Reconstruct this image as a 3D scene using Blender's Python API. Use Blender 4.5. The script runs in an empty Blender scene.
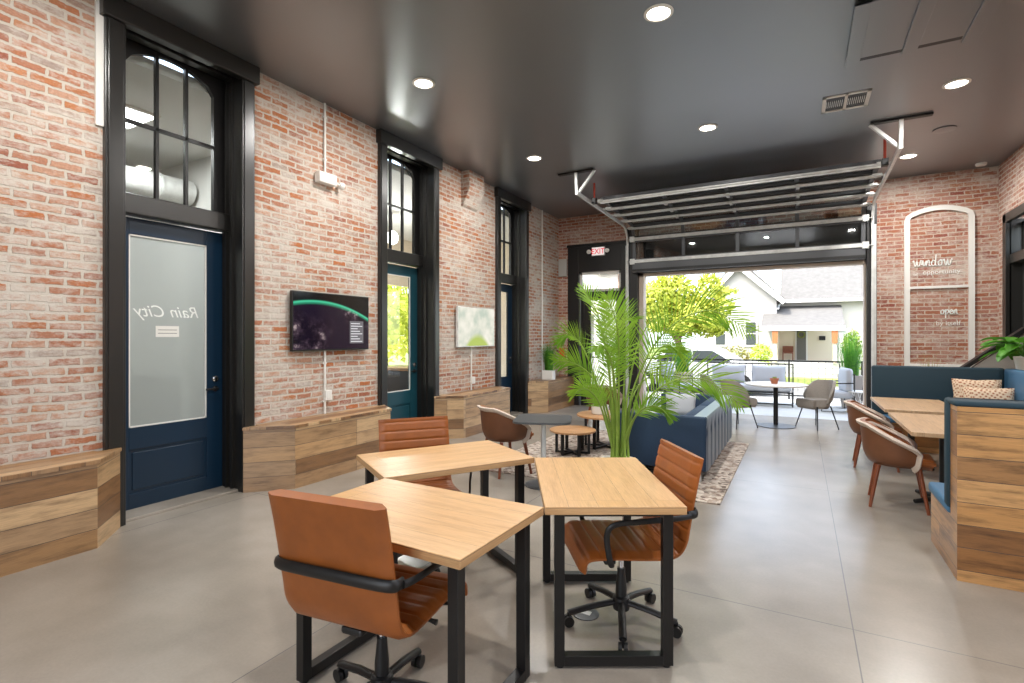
import bpy, bmesh, math, random
from mathutils import Vector, Matrix
random.seed(7)
PI = math.pi
scn = bpy.context.scene
COL = scn.collection

# ------------------------------------------------------------------ materials
def lin(h):
    if isinstance(h, str):
        h = h.lstrip('#'); c = [int(h[i:i+2], 16)/255 for i in (0, 2, 4)]
        return tuple(((x/12.92) if x <= .04045 else ((x+.055)/1.055)**2.4) for x in c) + (1,)
    return tuple(h) + (1,)

class NT:
    def __init__(s, name):
        s.m = bpy.data.materials.new(name); s.m.use_nodes = True
        s.t = s.m.node_tree; s.t.nodes.clear()
        s.out = s.n('ShaderNodeOutputMaterial')
    def n(s, typ, **kw):
        nd = s.t.nodes.new(typ)
        for k, v in kw.items():
            if k.startswith('i_'):
                key = k[2:]
                key = int(key) if key.isdigit() else key.replace('_', ' ')
                nd.inputs[key].default_value = v
            else: setattr(nd, k, v)
        return nd
    def l(s, a, b): s.t.links.new(a, b)
    def bsdf(s, **kw):
        b = s.n('ShaderNodeBsdfPrincipled', **kw); s.l(b.outputs[0], s.out.inputs[0]); return b
    def mix(s, fac, a, b, mode='MIX'):
        m = s.n('ShaderNodeMix', data_type='RGBA', blend_type=mode)
        for inp, v in ((m.inputs[0], fac), (m.inputs[6], a), (m.inputs[7], b)):
            if hasattr(v, 'links'): s.l(v, inp)
            else: inp.default_value = v
        return m.outputs[2]
    def ramp(s, fac, stops):
        r = s.n('ShaderNodeValToRGB'); e = r.color_ramp.elements
        while len(e) < len(stops): e.new(.5)
        for el, (p, c) in zip(e, stops): el.position = p; el.color = c if len(c) == 4 else tuple(c)+(1,)
        s.l(fac, r.inputs[0]); return r.outputs[0]
    def coord(s, which='UV', scale=(1, 1, 1), rot=(0, 0, 0), loc=(0, 0, 0)):
        tc = s.n('ShaderNodeTexCoord'); mp = s.n('ShaderNodeMapping')
        mp.inputs['Scale'].default_value = scale; mp.inputs['Rotation'].default_value = rot; mp.inputs['Location'].default_value = loc
        s.l(tc.outputs[which], mp.inputs[0]); return mp.outputs[0]
    def noise(s, vec, scale, detail=3, rough=.55):
        n = s.n('ShaderNodeTexNoise', i_Scale=scale, i_Detail=detail, i_Roughness=rough); s.l(vec, n.inputs['Vector']); return n.outputs[0]
    def bump(s, h, b, strength=.3, dist=.01):
        bp = s.n('ShaderNodeBump', i_Strength=strength, i_Distance=dist); s.l(h, bp.inputs['Height']); s.l(bp.outputs[0], b.inputs['Normal'])

def simple(name, col, rough=.5, metal=0, var=.0, vscale=20, bump=0, bscale=200, spec=.5, coat=0):
    t = NT(name); b = t.bsdf(i_Roughness=rough, i_Metallic=metal)
    b.inputs['Specular IOR Level'].default_value = spec
    if coat: b.inputs['Coat Weight'].default_value = coat
    c = lin(col); b.inputs['Base Color'].default_value = c
    v = t.coord('Object')
    if var:
        n = t.noise(v, vscale)
        d = tuple(x*(1-var) for x in c[:3])+(1,); e = tuple(min(1, x*(1+var)) for x in c[:3])+(1,)
        t.l(t.ramp(n, [(.3, d), (.7, e)]), b.inputs['Base Color'])
    if bump: t.bump(t.noise(v, bscale, 2), b, bump, .004)
    return t.m

def emit(name, col, strength):
    t = NT(name); e = t.n('ShaderNodeEmission', i_Strength=strength); e.inputs[0].default_value = lin(col)
    t.l(e.outputs[0], t.out.inputs[0]); return t.m

def brick(name, cs, mortar, wash, wlo, whi, seed=0, ms=.012):
    t = NT(name); b = t.bsdf(i_Roughness=.88); b.inputs['Specular IOR Level'].default_value = .25
    uv = t.coord('UV', loc=(seed*3.1, seed*.37, 0))
    nz = t.n('ShaderNodeTexNoise', i_Scale=2.2, i_Detail=2); t.l(uv, nz.inputs['Vector'])
    add = t.n('ShaderNodeVectorMath', operation='MULTIPLY_ADD'); t.l(nz.outputs['Color'], add.inputs[0])
    add.inputs[1].default_value = (.09, .035, 0); t.l(uv, add.inputs[2]); v = add.outputs[0]
    nf = t.n('ShaderNodeTexNoise', i_Scale=30, i_Detail=3); t.l(uv, nf.inputs['Vector'])
    ad2 = t.n('ShaderNodeVectorMath', operation='MULTIPLY_ADD'); t.l(nf.outputs['Color'], ad2.inputs[0])
    ad2.inputs[1].default_value = (.02, .022, 0); t.l(v, ad2.inputs[2]); v = ad2.outputs[0]
    def bt(ca, cb, cm):
        k = t.n('ShaderNodeTexBrick', offset=.5, i_Scale=1, i_Mortar_Size=ms, i_Mortar_Smooth=.25, i_Brick_Width=.212, i_Row_Height=.069)
        k.inputs['Color1'].default_value = ca; k.inputs['Color2'].default_value = cb; k.inputs['Mortar'].default_value = cm
        t.l(v, k.inputs['Vector']); return k
    k = bt((0, 0, 0, 1), (1, 1, 1, 1), (.5, .5, .5, 1))
    base = t.ramp(k.outputs['Color'], [(i/(len(cs)-1), lin(c)) for i, c in enumerate(cs)])
    n2 = t.noise(uv, 55, 4, .7)
    base = t.mix(.6, base, t.ramp(n2, [(.25, (.5, .47, .46)), (.75, (1.15, 1.12, 1.1))]), 'MULTIPLY')
    base = t.mix(k.outputs['Fac'], base, lin(mortar))
    uvs = t.coord('UV', scale=(.55, 1, 1), loc=(seed, seed, 0)); wn = t.noise(uvs, 1.7, 5, .72); wf = t.noise(uvs, 17, 5, .78)
    mx = t.n('ShaderNodeMath', operation='MULTIPLY_ADD'); t.l(wf, mx.inputs[0]); mx.inputs[1].default_value = .9; t.l(wn, mx.inputs[2])
    kk = t.n('ShaderNodeMath', operation='MULTIPLY_ADD'); t.l(k.outputs['Color'], kk.inputs[0]); kk.inputs[1].default_value = .16; t.l(mx.outputs[0], kk.inputs[2])
    mask = t.ramp(kk.outputs[0], [(0, (0, 0, 0)), (1, (1, 1, 1))])
    mr = t.n('ShaderNodeMapRange'); mr.inputs[1].default_value = wlo; mr.inputs[2].default_value = whi; mr.inputs[3].default_value = 0; mr.inputs[4].default_value = .93
    t.l(kk.outputs[0], mr.inputs[0])
    colr = t.mix(mr.outputs[0], base, lin(wash))
    t.l(colr, b.inputs['Base Color'])
    inv = t.n('ShaderNodeMath', operation='SUBTRACT'); inv.inputs[0].default_value = 1; t.l(k.outputs['Fac'], inv.inputs[1])
    h = t.n('ShaderNodeMath', operation='MULTIPLY_ADD'); t.l(n2, h.inputs[0]); h.inputs[1].default_value = .5; t.l(inv.outputs[0], h.inputs[2])
    t.bump(h.outputs[0], b, .7, .012)
    return t.m

def planks(name, cols, w=1.3, h=.125, rough=.6, seed=0, grain=.55, gap=.0022, spec=.5):
    t = NT(name); b = t.bsdf(i_Roughness=rough); b.inputs['Specular IOR Level'].default_value = spec
    uv = t.coord('UV', loc=(seed*1.7+3, seed*.31, 0))
    k = t.n('ShaderNodeTexBrick', offset=.37, offset_frequency=3, i_Scale=1, i_Mortar_Size=gap, i_Mortar_Smooth=.1, i_Brick_Width=w, i_Row_Height=h)
    k.inputs['Color1'].default_value = (0, 0, 0, 1); k.inputs['Color2'].default_value = (1, 1, 1, 1); k.inputs['Mortar'].default_value = (.5, .5, .5, 1)
    t.l(uv, k.inputs['Vector'])
    n = len(cols)
    base = t.ramp(k.outputs['Color'], [(i/(n-1), lin(c)) for i, c in enumerate(cols)])
    # grain: noise stretched along the plank, shifted per plank
    sh = t.n('ShaderNodeVectorMath', operation='MULTIPLY_ADD'); t.l(k.outputs['Color'], sh.inputs[0]); sh.inputs[1].default_value = (7, 3, 5); t.l(uv, sh.inputs[2])
    mp = t.n('ShaderNodeMapping'); mp.inputs['Scale'].default_value = (1.2, 9, 1); t.l(sh.outputs[0], mp.inputs[0])
    g1 = t.noise(mp.outputs[0], 2.2, 6, .65)
    mp2 = t.n('ShaderNodeMapping'); mp2.inputs['Scale'].default_value = (3, 60, 1); t.l(sh.outputs[0], mp2.inputs[0])
    g2 = t.noise(mp2.outputs[0], 3, 3, .6)
    lo = 1-grain
    base = t.mix(1, base, t.ramp(g1, [(.3, (lo, lo*.93, lo*.86)), (.52, (1, 1, 1)), (.75, (1.12, 1.1, 1.06))]), 'MULTIPLY')
    base = t.mix(.6, base, t.ramp(g2, [(.3, (.75, .72, .7)), (.7, (1.08, 1.08, 1.08))]), 'MULTIPLY')
    base = t.mix(k.outputs['Fac'], base, (.06, .04, .03, 1))
    t.l(base, b.inputs['Base Color'])
    inv = t.n('ShaderNodeMath', operation='MULTIPLY_ADD'); t.l(k.outputs['Fac'], inv.inputs[0]); inv.inputs[1].default_value = -2; t.l(g2, inv.inputs[2])
    t.bump(inv.outputs[0], b, .25, .004)
    return t.m

def glass(name, tint=(1, 1, 1), refl=.12, rough=.02):
    t = NT(name)
    tr = t.n('ShaderNodeBsdfTransparent'); tr.inputs[0].default_value = tuple(tint)+(1,)
    gl = t.n('ShaderNodeBsdfGlossy', i_Roughness=rough)
    fr = t.n('ShaderNodeFresnel', i_IOR=1.5)
    ad = t.n('ShaderNodeMath', operation='ADD', use_clamp=True); t.l(fr.outputs[0], ad.inputs[0]); ad.inputs[1].default_value = refl
    ge = t.n('ShaderNodeNewGeometry'); iv = t.n('ShaderNodeMath', operation='SUBTRACT'); iv.inputs[0].default_value = 1; t.l(ge.outputs['Backfacing'], iv.inputs[1])
    mu = t.n('ShaderNodeMath', operation='MULTIPLY'); t.l(ad.outputs[0], mu.inputs[0]); t.l(iv.outputs[0], mu.inputs[1])
    mx = t.n('ShaderNodeMixShader'); t.l(mu.outputs[0], mx.inputs[0]); t.l(tr.outputs[0], mx.inputs[1]); t.l(gl.outputs[0], mx.inputs[2])
    t.l(mx.outputs[0], t.out.inputs[0]); return t.m

def leafmat(name, c1, c2, trans=.35, scale=3):
    t = NT(name); v = t.coord('Object'); n = t.noise(v, scale, 3)
    c = t.ramp(n, [(.3, lin(c1)), (.7, lin(c2))])
    b = t.n('ShaderNodeBsdfPrincipled', i_Roughness=.5); t.l(c, b.inputs['Base Color'])
    tl = t.n('ShaderNodeBsdfTranslucent'); t.l(c, tl.inputs[0])
    mx = t.n('ShaderNodeMixShader'); mx.inputs[0].default_value = trans
    t.l(b.outputs[0], mx.inputs[1]); t.l(tl.outputs[0], mx.inputs[2]); t.l(mx.outputs[0], t.out.inputs[0]); return t.m

M = {}
M['brick_l'] = brick('brick_left', ['#b87349', '#b07c64', '#c29a82', '#9c6250', '#c0835a', '#a8988e', '#b06a45', '#b8876e'], '#c0b6a9', '#cbc3b9', .93, 1.2)
M['brick_f'] = brick('brick_far', ['#a86a50', '#b07c68', '#bd9080', '#955648', '#b37656', '#9a5c4c'], '#c0b0a0', '#d2c6bb', .97, 1.28, 3, .010)
M['brick_r'] = brick('brick_right', ['#b07458', '#b88674', '#c29888', '#9e6252', '#ba8062'], '#cdbfb0', '#d8cdc3', .98, 1.3, 5)
M['wood_l'] = planks('reclaimed_planks_light', ['#a87f54', '#6f4c2e', '#c4a27a', '#8c6640', '#cfae84', '#b38a5c', '#604128'], w=2.3, h=.152, seed=1, grain=.5, rough=.36, spec=1)
M['wood_d'] = planks('reclaimed_planks_booth', ['#ab7a45', '#c2935c', '#8a5a2e', '#b98850', '#c99c66', '#7a4f28', '#b58149'], w=2.6, h=.146, seed=4, grain=.65, rough=.36, spec=.7)
M['desk'] = planks('maple_butcher_block', ['#c49a69', '#cda678', '#c8a071', '#d2ad81'], w=3, h=.14, rough=.34, seed=2, grain=.2, gap=.0006)
M['tabl'] = planks('pale_oak_top', ['#b99672', '#c9a985', '#c1a07b'], w=3, h=.16, rough=.35, seed=6, grain=.25, gap=.0006)
M['black'] = simple('black_trim_paint', '#161515', .42, bump=.05, bscale=60)
M['casing'] = simple('bronze_black_casing_paint', '#1c1b19', .3, spec=.7)
M['casing'].node_tree.nodes['Principled BSDF'].inputs['IOR'].default_value = 1.52
M['ceil'] = simple('charcoal_ceiling_paint', '#46494e', .38, var=.05, vscale=1.5, spec=1.0)
cb = M['ceil'].node_tree.nodes['Principled BSDF']; cb.inputs['IOR'].default_value = 1.75; cb.inputs['Coat Weight'].default_value = .8; cb.inputs['Coat Roughness'].default_value = .36
M['blackmetal'] = simple('black_powder_coat', '#101011', .4)
M['plastic'] = simple('black_plastic', '#141414', .45)
M['chrome'] = simple('chrome', '#d8d8d8', .15, 1)
M['galv'] = simple('galvanised_steel', '#dadcda', .45, .15, var=.12, vscale=9)
M['grey_al'] = simple('grey_aluminium', '#55575a', .4, .3)
M['dblue'] = simple('dark_blue_door_paint', '#102a3f', .3)
M['dteal'] = simple('dark_teal_door_paint', '#1a4652', .33)
M['leather'] = simple('cognac_leather', '#90501f', .42, var=.14, vscale=9, bump=.12, bscale=260)
M['leatherd'] = simple('brown_leather_shell', '#6f452b', .5, var=.12, vscale=7, bump=.1, bscale=260)
M['cream'] = simple('cream_piping_fabric', '#cbbcae', .8, bump=.1, bscale=300)
M['walnut'] = simple('walnut_leg', '#7a3f22', .4, var=.2, vscale=14)
M['navy'] = simple('navy_wool_fabric', '#1e3650', .72, var=.08, vscale=60, bump=.15, bscale=500)
M['navy_lit'] = simple('navy_back_lit', '#4a5d72', .3, var=.05, vscale=30, spec=.8)  # sofa navy made paler, the daylight on its back put into the colour
M['teal'] = simple('dark_teal_upholstery', '#1c3541', .75, bump=.12, bscale=500)
M['blueseat'] = simple('blue_seat_vinyl', '#3d6a8c', .55, bump=.08, bscale=300)
M['greyfab'] = simple('warm_grey_fabric', '#9a938c', .85, var=.06, vscale=60, bump=.15, bscale=500)
M['whitefab'] = simple('white_outdoor_fabric', '#b4b8bd', .85)
M['white'] = simple('white_paint', '#e4e2dc', .5)
M['offwhite'] = simple('off_white_wall_paint', '#d4d4d0', .7)
M['whitepl'] = simple('white_plastic', '#e6e4df', .4)
M['ceramic'] = simple('white_ceramic', '#e9e7e2', .25)
M['greytop'] = simple('dark_grey_laminate', '#4d4f50', .38)
M['oak'] = planks('round_oak_top', ['#b98d63', '#c69b70'], w=3, h=.1, rough=.4, seed=8, grain=.22, gap=.0005)
M['terra'] = simple('terracotta', '#a8674a', .8)
M['orange'] = simple('orange_plastic', '#d8601f', .5)
M['red'] = simple('red_rubber', '#9c3522', .5)
M['patio'] = simple('patio_concrete', '#b8b8b4', .75, var=.06, vscale=3)
M['asphalt'] = simple('street_asphalt', '#7d7c7a', .9, var=.05, vscale=8)
M['lawn'] = simple('lawn_grass', '#8a9a52', .95, var=.25, vscale=10)
M['siding'] = simple('white_house_siding', '#bdbab4', .8)
M['sidingb'] = simple('cream_house_siding', '#e0d2bc', .8)
M['roof'] = simple('pale_grey_shingles', '#63615e', .9, var=.12, vscale=6)
M['gutter'] = simple('white_gutter', '#e0dcd6', .5)
M['darkgl'] = simple('dark_window_glass', '#4b5152', .15)
M['doorgrey'] = simple('grey_house_door', '#66635c', .5)
M['post'] = simple('orange_brown_bracket', '#a8683e', .7)
M['carpaint'] = simple('white_car_paint', '#c9ccce', .25, coat=.4)
M['tyre'] = simple('tyre_rubber', '#202020', .8)
M['glassc'] = glass('clear_glass', (.96, .98, .97), .03)
M['glassg'] = glass('garage_glass', (.7, .72, .72), .12)
M['stem'] = simple('palm_stem_green', '#7f9a3a', .5, var=.2, vscale=6)
M['trunk'] = simple('tree_bark', '#6a5644', .9, var=.2, vscale=8)
M['palm'] = leafmat('palm_leaf', '#62972a', '#a4c843', .5, 2)
M['grass'] = leafmat('ornamental_grass', '#2f6b1c', '#5c9a2a', .3, 20)
M['leaf'] = leafmat('glossy_broad_leaf', '#3a7a1e', '#5fa32c', .3, 6)
M['treef'] = leafmat('yellow_green_tree_leaves', '#a3b038', '#cfd160', .45, .9)
M['shrubo'] = leafmat('olive_shrub_leaves', '#7d8440', '#a89a5a', .3, 1.5)
M['shruby'] = leafmat('lime_shrub_leaves', '#a9bd2f', '#c9d64e', .3, 2)
M['shrubg'] = leafmat('green_hedge_leaves', '#7d9a3a', '#b2b85a', .3, 1)
M['drygrass'] = leafmat('dry_grass', '#8c8a48', '#b5a868', .3, 12)
M['lamp'] = emit('downlight_lens', '#fff6e6', 14)
M['lampw'] = emit('fill_lamp_lens', '#ffffff', 7)
M['soil'] = simple('dark_soil', '#2c2018', .95)

def m_frost():
    t = NT('frosted_glass')
    b = t.n('ShaderNodeBsdfPrincipled', i_Roughness=.35); b.inputs['Base Color'].default_value = lin('#b4b9b6')
    tr = t.n('ShaderNodeBsdfTransparent'); tr.inputs[0].default_value = (.9, .93, .92, 1)
    tl = t.n('ShaderNodeBsdfTranslucent'); tl.inputs[0].default_value = (.7, .73, .72, 1)
    m1 = t.n('ShaderNodeMixShader'); m1.inputs[0].default_value = .55; t.l(b.outputs[0], m1.inputs[1]); t.l(tl.outputs[0], m1.inputs[2])
    m2 = t.n('ShaderNodeMixShader'); m2.inputs[0].default_value = .35; t.l(m1.outputs[0], m2.inputs[1]); t.l(tr.outputs[0], m2.inputs[2])
    t.l(m2.outputs[0], t.out.inputs[0]); return t.m
M['frost'] = m_frost()

def m_floor():
    t = NT('polished_concrete'); b = t.bsdf(i_Roughness=.2, i_IOR=1.65)
    v = t.coord('Object')
    n1 = t.noise(v, .6, 3, .5); n2 = t.noise(v, 2.6, 4, .5); n3 = t.noise(v, 60, 3, .6)
    c = t.ramp(n1, [(.25, lin('#857b6f')), (.5, lin('#968e83')), (.75, lin('#a8a198'))])
    c = t.mix(.7, c, t.ramp(n2, [(.2, (.8, .79, .77)), (.8, (1.17, 1.17, 1.17))]), 'MULTIPLY')
    c = t.mix(.25, c, t.ramp(n3, [(.3, (.8, .8, .8)), (.7, (1.1, 1.1, 1.1))]), 'MULTIPLY')
    k = t.n('ShaderNodeTexBrick', offset=0, i_Scale=1, i_Mortar_Size=.0035, i_Mortar_Smooth=.3, i_Brick_Width=2.52, i_Row_Height=2.9)
    mp = t.n('ShaderNodeMapping'); mp.inputs['Location'].default_value = (-.25+2.52*4, -3.35+2.9*4, 0); t.l(v, mp.inputs[0]); t.l(mp.outputs[0], k.inputs['Vector'])
    c = t.mix(k.outputs['Fac'], c, (.16, .15, .14, 1))
    t.l(c, b.inputs['Base Color'])
    r = t.n('ShaderNodeMapRange'); r.inputs[1].default_value = .3; r.inputs[2].default_value = .7; r.inputs[3].default_value = .24; r.inputs[4].default_value = .31
    b.inputs['Roughness'].default_value = .27
    return t.m
M['floor'] = m_floor()

def m_rug():
    t = NT('flecked_rug'); b = t.bsdf(i_Roughness=.95); v = t.coord('Object')
    vo = t.n('ShaderNodeTexVoronoi', i_Scale=22); t.l(v, vo.inputs['Vector'])
    n = t.noise(v, 40, 4, .8)
    c = t.ramp(vo.outputs['Color'], [(.15, lin('#8a7468')), (.4, lin('#bfb2a6')), (.6, lin('#d5cbc0')), (.85, lin('#6a5a52'))])
    c = t.mix(.6, c, t.ramp(n, [(.35, (.5, .47, .44)), (.6, (1.1, 1.08, 1.05))]), 'MULTIPLY')
    t.l(c, b.inputs['Base Color']); t.bump(n, b, .6, .01); return t.m
M['rug'] = m_rug()

def m_pillow():
    t = NT('beaded_pillow_fabric'); b = t.bsdf(i_Roughness=.9); v = t.coord('UV', scale=(26, 26, 26), rot=(0, 0, .6))
    vo = t.n('ShaderNodeTexVoronoi', i_Scale=1, i_Randomness=.15); t.l(v, vo.inputs['Vector'])
    c = t.ramp(vo.outputs['Distance'], [(.18, lin('#9a5a42')), (.3, lin('#c9ab8e')), (.5, lin('#ddc8ae'))])
    t.l(c, b.inputs['Base Color']); return t.m
M['pillow'] = m_pillow()

def m_space():
    # night view of the earth with a green aurora band, uv in metres on the screen
    t = NT('screen_earth_at_night'); v = t.coord('UV')
    sp = t.n('ShaderNodeSeparateXYZ'); t.l(v, sp.inputs[0])
    n = t.noise(v, 6, 6, .72)
    cl = t.ramp(n, [(.47, lin('#140c1c')), (.58, lin('#4a3a48')), (.68, lin('#b9a6a4'))])
    n3 = t.noise(v, 1.7, 2); cl = t.mix(t.ramp(n3, [(.4, (0, 0, 0)), (.62, (1, 1, 1))]), lin('#1c1226'), cl)
    # arc: y - (a - b*(x-c)^2)
    a = t.n('ShaderNodeMath', operation='SUBTRACT'); t.l(sp.outputs[0], a.inputs[0]); a.inputs[1].default_value = 4.2
    p = t.n('ShaderNodeMath', operation='MULTIPLY'); t.l(a.outputs[0], p.inputs[0]); t.l(a.outputs[0], p.inputs[1])
    q = t.n('ShaderNodeMath', operation='MULTIPLY_ADD'); t.l(p.outputs[0], q.inputs[0]); q.inputs[1].default_value = .28; t.l(sp.outputs[1], q.inputs[2])
    arc = t.ramp(q.outputs[0], [(0, (0, 0, 0)), (1, (0, 0, 0))])
    mr = t.n('ShaderNodeMapRange'); mr.inputs[1].default_value = 1.955; mr.inputs[2].default_value = 2.03; t.l(q.outputs[0], mr.inputs[0])
    band = t.ramp(mr.outputs[0], [(0, (0, 0, 0)), (.35, lin('#1f9a6e')), (.55, lin('#49d6a2')), (.8, (.0, .01, .01)), (1, (0, 0, 0))])
    sky = t.ramp(mr.outputs[0], [(.0, (1, 1, 1)), (.4, (1, 1, 1)), (.8, (0, 0, 0))])
    c = t.mix(1, cl, sky, 'MULTIPLY'); c = t.mix(1, c, band, 'ADD')
    e = t.n('ShaderNodeEmission', i_Strength=.75); t.l(c, e.inputs[0])
    g = t.n('ShaderNodeBsdfGlossy', i_Roughness=.12); g.inputs[0].default_value = (.06, .06, .06, 1)
    ad = t.n('ShaderNodeAddShader'); t.l(e.outputs[0], ad.inputs[0]); t.l(g.outputs[0], ad.inputs[1]); t.l(ad.outputs[0], t.out.inputs[0]); return t.m
M['scr1'] = m_space()
def m_pale():  # emissive pale mottle with a green mound low down
    t = NT('screen_pale_green'); v = t.coord('UV')
    sp = t.n('ShaderNodeSeparateXYZ'); t.l(v, sp.inputs[0])
    n = t.noise(v, 3.2, 3, .5)
    c = t.ramp(n, [(.35, lin('#bfc9ba')), (.5, lin('#dcdccd')), (.65, lin('#eeeadd'))])
    a = t.n('ShaderNodeMath', operation='SUBTRACT'); t.l(sp.outputs[0], a.inputs[0]); a.inputs[1].default_value = 7.65
    p = t.n('ShaderNodeMath', operation='MULTIPLY'); t.l(a.outputs[0], p.inputs[0]); t.l(a.outputs[0], p.inputs[1])
    q = t.n('ShaderNodeMath', operation='MULTIPLY_ADD'); t.l(p.outputs[0], q.inputs[0]); q.inputs[1].default_value = 1.4; t.l(sp.outputs[1], q.inputs[2])
    mr = t.n('ShaderNodeMapRange'); mr.inputs[1].default_value = 1.56; mr.inputs[2].default_value = 1.66; mr.inputs[3].default_value = 1; mr.inputs[4].default_value = 0; t.l(q.outputs[0], mr.inputs[0])
    c = t.mix(mr.outputs[0], c, lin('#b3c46a'))
    e = t.n('ShaderNodeEmission', i_Strength=.85); t.l(c, e.inputs[0]); t.l(e.outputs[0], t.out.inputs[0]); return t.m
M['scr2'] = m_pale()

# ------------------------------------------------------------------ mesh helpers
class MB:
    def __init__(s): s.b = bmesh.new()
    def box(s, x0, x1, y0, y1, z0, z1, bev=0, mx=None, seg=2):
        t = bmesh.new(); bmesh.ops.create_cube(t, size=1)
        for v in t.verts: v.co = Vector(((x0+x1)/2+v.co.x*(x1-x0), (y0+y1)/2+v.co.y*(y1-y0), (z0+z1)/2+v.co.z*(z1-z0)))
        if bev: bmesh.ops.bevel(t, geom=t.edges[:], offset=bev, segments=seg, affect='EDGES', profile=.5)
        if mx: bmesh.ops.transform(t, matrix=mx, verts=t.verts)
        s.join(t); return s
    def join(s, t):
        me = bpy.data.meshes.new('t'); t.to_mesh(me); s.b.from_mesh(me); t.free(); bpy.data.meshes.remove(me)
    def prism(s, pts, z0, z1, bev=0):          # polygon in xy
        t = bmesh.new(); vs = [t.verts.new((x, y, z0)) for x, y in pts]; f = t.faces.new(vs)
        r = bmesh.ops.extrude_face_region(t, geom=[f])
        bmesh.ops.translate(t, verts=[v for v in r['geom'] if isinstance(v, bmesh.types.BMVert)], vec=(0, 0, z1-z0))
        bmesh.ops.recalc_face_normals(t, faces=t.faces)
        if bev: bmesh.ops.bevel(t, geom=t.edges[:], offset=bev, segments=2, affect='EDGES')
        s.join(t); return s
    def ext(s, pts, axis, a, b, bev=0):        # polygon in the plane across axis; axis 0: (y,z), axis 1: (x,z)
        t = bmesh.new()
        mk = (lambda p, q: (q, p[0], p[1])) if axis == 0 else (lambda p, q: (p[0], q, p[1]))
        v0 = [t.verts.new(mk(p, a)) for p in pts]; v1 = [t.verts.new(mk(p, b)) for p in pts]
        t.faces.new(v0); t.faces.new(v1[::-1]); n = len(pts)
        for i in range(n): t.faces.new((v0[i], v1[i], v1[(i+1) % n], v0[(i+1) % n]))
        bmesh.ops.recalc_face_normals(t, faces=t.faces)
        if bev: bmesh.ops.bevel(t, geom=t.edges[:], offset=bev, segments=2, affect='EDGES')
        s.join(t); return s
    def tube(s, pts, r, n=8, closed=False, flat=None, cap=True):
        """r: number or list; flat=(a,b) rectangle half sizes using world up"""
        pts = [Vector(p) for p in pts]; N = len(pts); rings = []
        rr = r if isinstance(r, (list, tuple)) else [r]*N
        up = None
        for i, p in enumerate(pts):
            if closed: d = pts[(i+1) % N]-pts[i-1]
            else: d = pts[min(i+1, N-1)]-pts[max(i-1, 0)]
            d.normalize()
            if up is None:
                up = Vector((0, 0, 1)) if abs(d.z) < .9 else Vector((0, 1, 0))
            x = d.cross(up)
            if x.length < 1e-4: x = d.cross(Vector((1, 0, 0)))
            x.normalize(); u = x.cross(d); u.normalize()
            up = u
            ring = []
            for k in range(n):
                a = 2*PI*k/n+(PI/4 if n == 4 else 0)
                if flat: c = x*math.cos(a)*flat[0]*1.0+u*math.sin(a)*flat[1]
                else: c = (x*math.cos(a)+u*math.sin(a))*rr[i]
                ring.append(s.b.verts.new(p+c))
            rings.append(ring)
        m = N if closed else N-1
        for i in range(m):
            A = rings[i]; B = rings[(i+1) % N]
            for k in range(n): s.b.faces.new((A[k], A[(k+1) % n], B[(k+1) % n], B[k]))
        if not closed and cap: s.b.faces.new(rings[0][::-1]); s.b.faces.new(rings[-1])
        return s
    def bar(s, p, q, w, h=None):               # square bar between two points
        h = h or w; return s.tube([p, q], 1, 4, flat=(w*.7071, h*.7071))
    def lathe(s, prof, n=24, c=(0, 0, 0), axis='z'):
        rings = []
        for r, z in prof:
            ring = []
            for k in range(n):
                a = 2*PI*k/n; x, y = r*math.cos(a), r*math.sin(a)
                co = {'z': (x, y, z), 'x': (z, x, y), 'y': (x, z, y)}[axis]
                ring.append(s.b.verts.new(Vector(c)+Vector(co)))
            rings.append(ring)
        for A, B in zip(rings, rings[1:]):
            for k in range(n): s.b.faces.new((A[k], A[(k+1) % n], B[(k+1) % n], B[k]))
        s.b.faces.new(rings[0][::-1]); s.b.faces.new(rings[-1]); return s
    def grid(s, f, nu, nv, thick=None, closeu=False):
        g = [[s.b.verts.new(f(i/nu, j/nv)) for j in range(nv+1)] for i in range(nu+1)]
        for i in range(nu):
            for j in range(nv): s.b.faces.new((g[i][j], g[i+1][j], g[i+1][j+1], g[i][j+1]))
        return g
    def solid(s, fa, fb, nu, nv):              # closed shell between two sheets
        A = s.grid(fa, nu, nv); B = s.grid(fb, nu, nv)
        def strip(a, b):
            for i in range(len(a)-1): s.b.faces.new((a[i], b[i], b[i+1], a[i+1]))
        strip(A[0], B[0]); strip(A[-1], B[-1])
        strip([r[0] for r in A], [r[0] for r in B]); strip([r[-1] for r in A], [r[-1] for r in B]); return s
    def build(s, name, mat, parent=None, smooth=0, loc=None, label=None, uvrot=0, fixn=True):
        if fixn: bmesh.ops.recalc_face_normals(s.b, faces=s.b.faces)
        s.b.normal_update()
        uv = s.b.loops.layers.uv.new('UVMap')
        for f in s.b.faces:
            n = f.normal
            for L in f.loops:
                c = L.vert.co
                if abs(n.z) > .8: q = (c.x, c.y)
                else:
                    t = Vector((-n.y, n.x, 0)); t.normalize()
                    if abs(t.x) > abs(t.y): t = t if t.x > 0 else -t
                    else: t = t if t.y > 0 else -t
                    q = (c.x*t.x+c.y*t.y, c.z)
                L[uv].uv = (q[1], q[0]) if uvrot else q
        me = bpy.data.meshes.new(name); s.b.to_mesh(me); s.b.free()
        me.materials.append(M[mat] if isinstance(mat, str) else mat)
        if smooth:
            for p in me.polygons: p.use_smooth = True
            me.set_sharp_from_angle(angle=math.radians(smooth))
        o = bpy.data.objects.new(name, me); COL.objects.link(o)
        if parent: o.parent = parent
        if loc: o.location = loc
        if label: o['label'] = label
        return o

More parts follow.
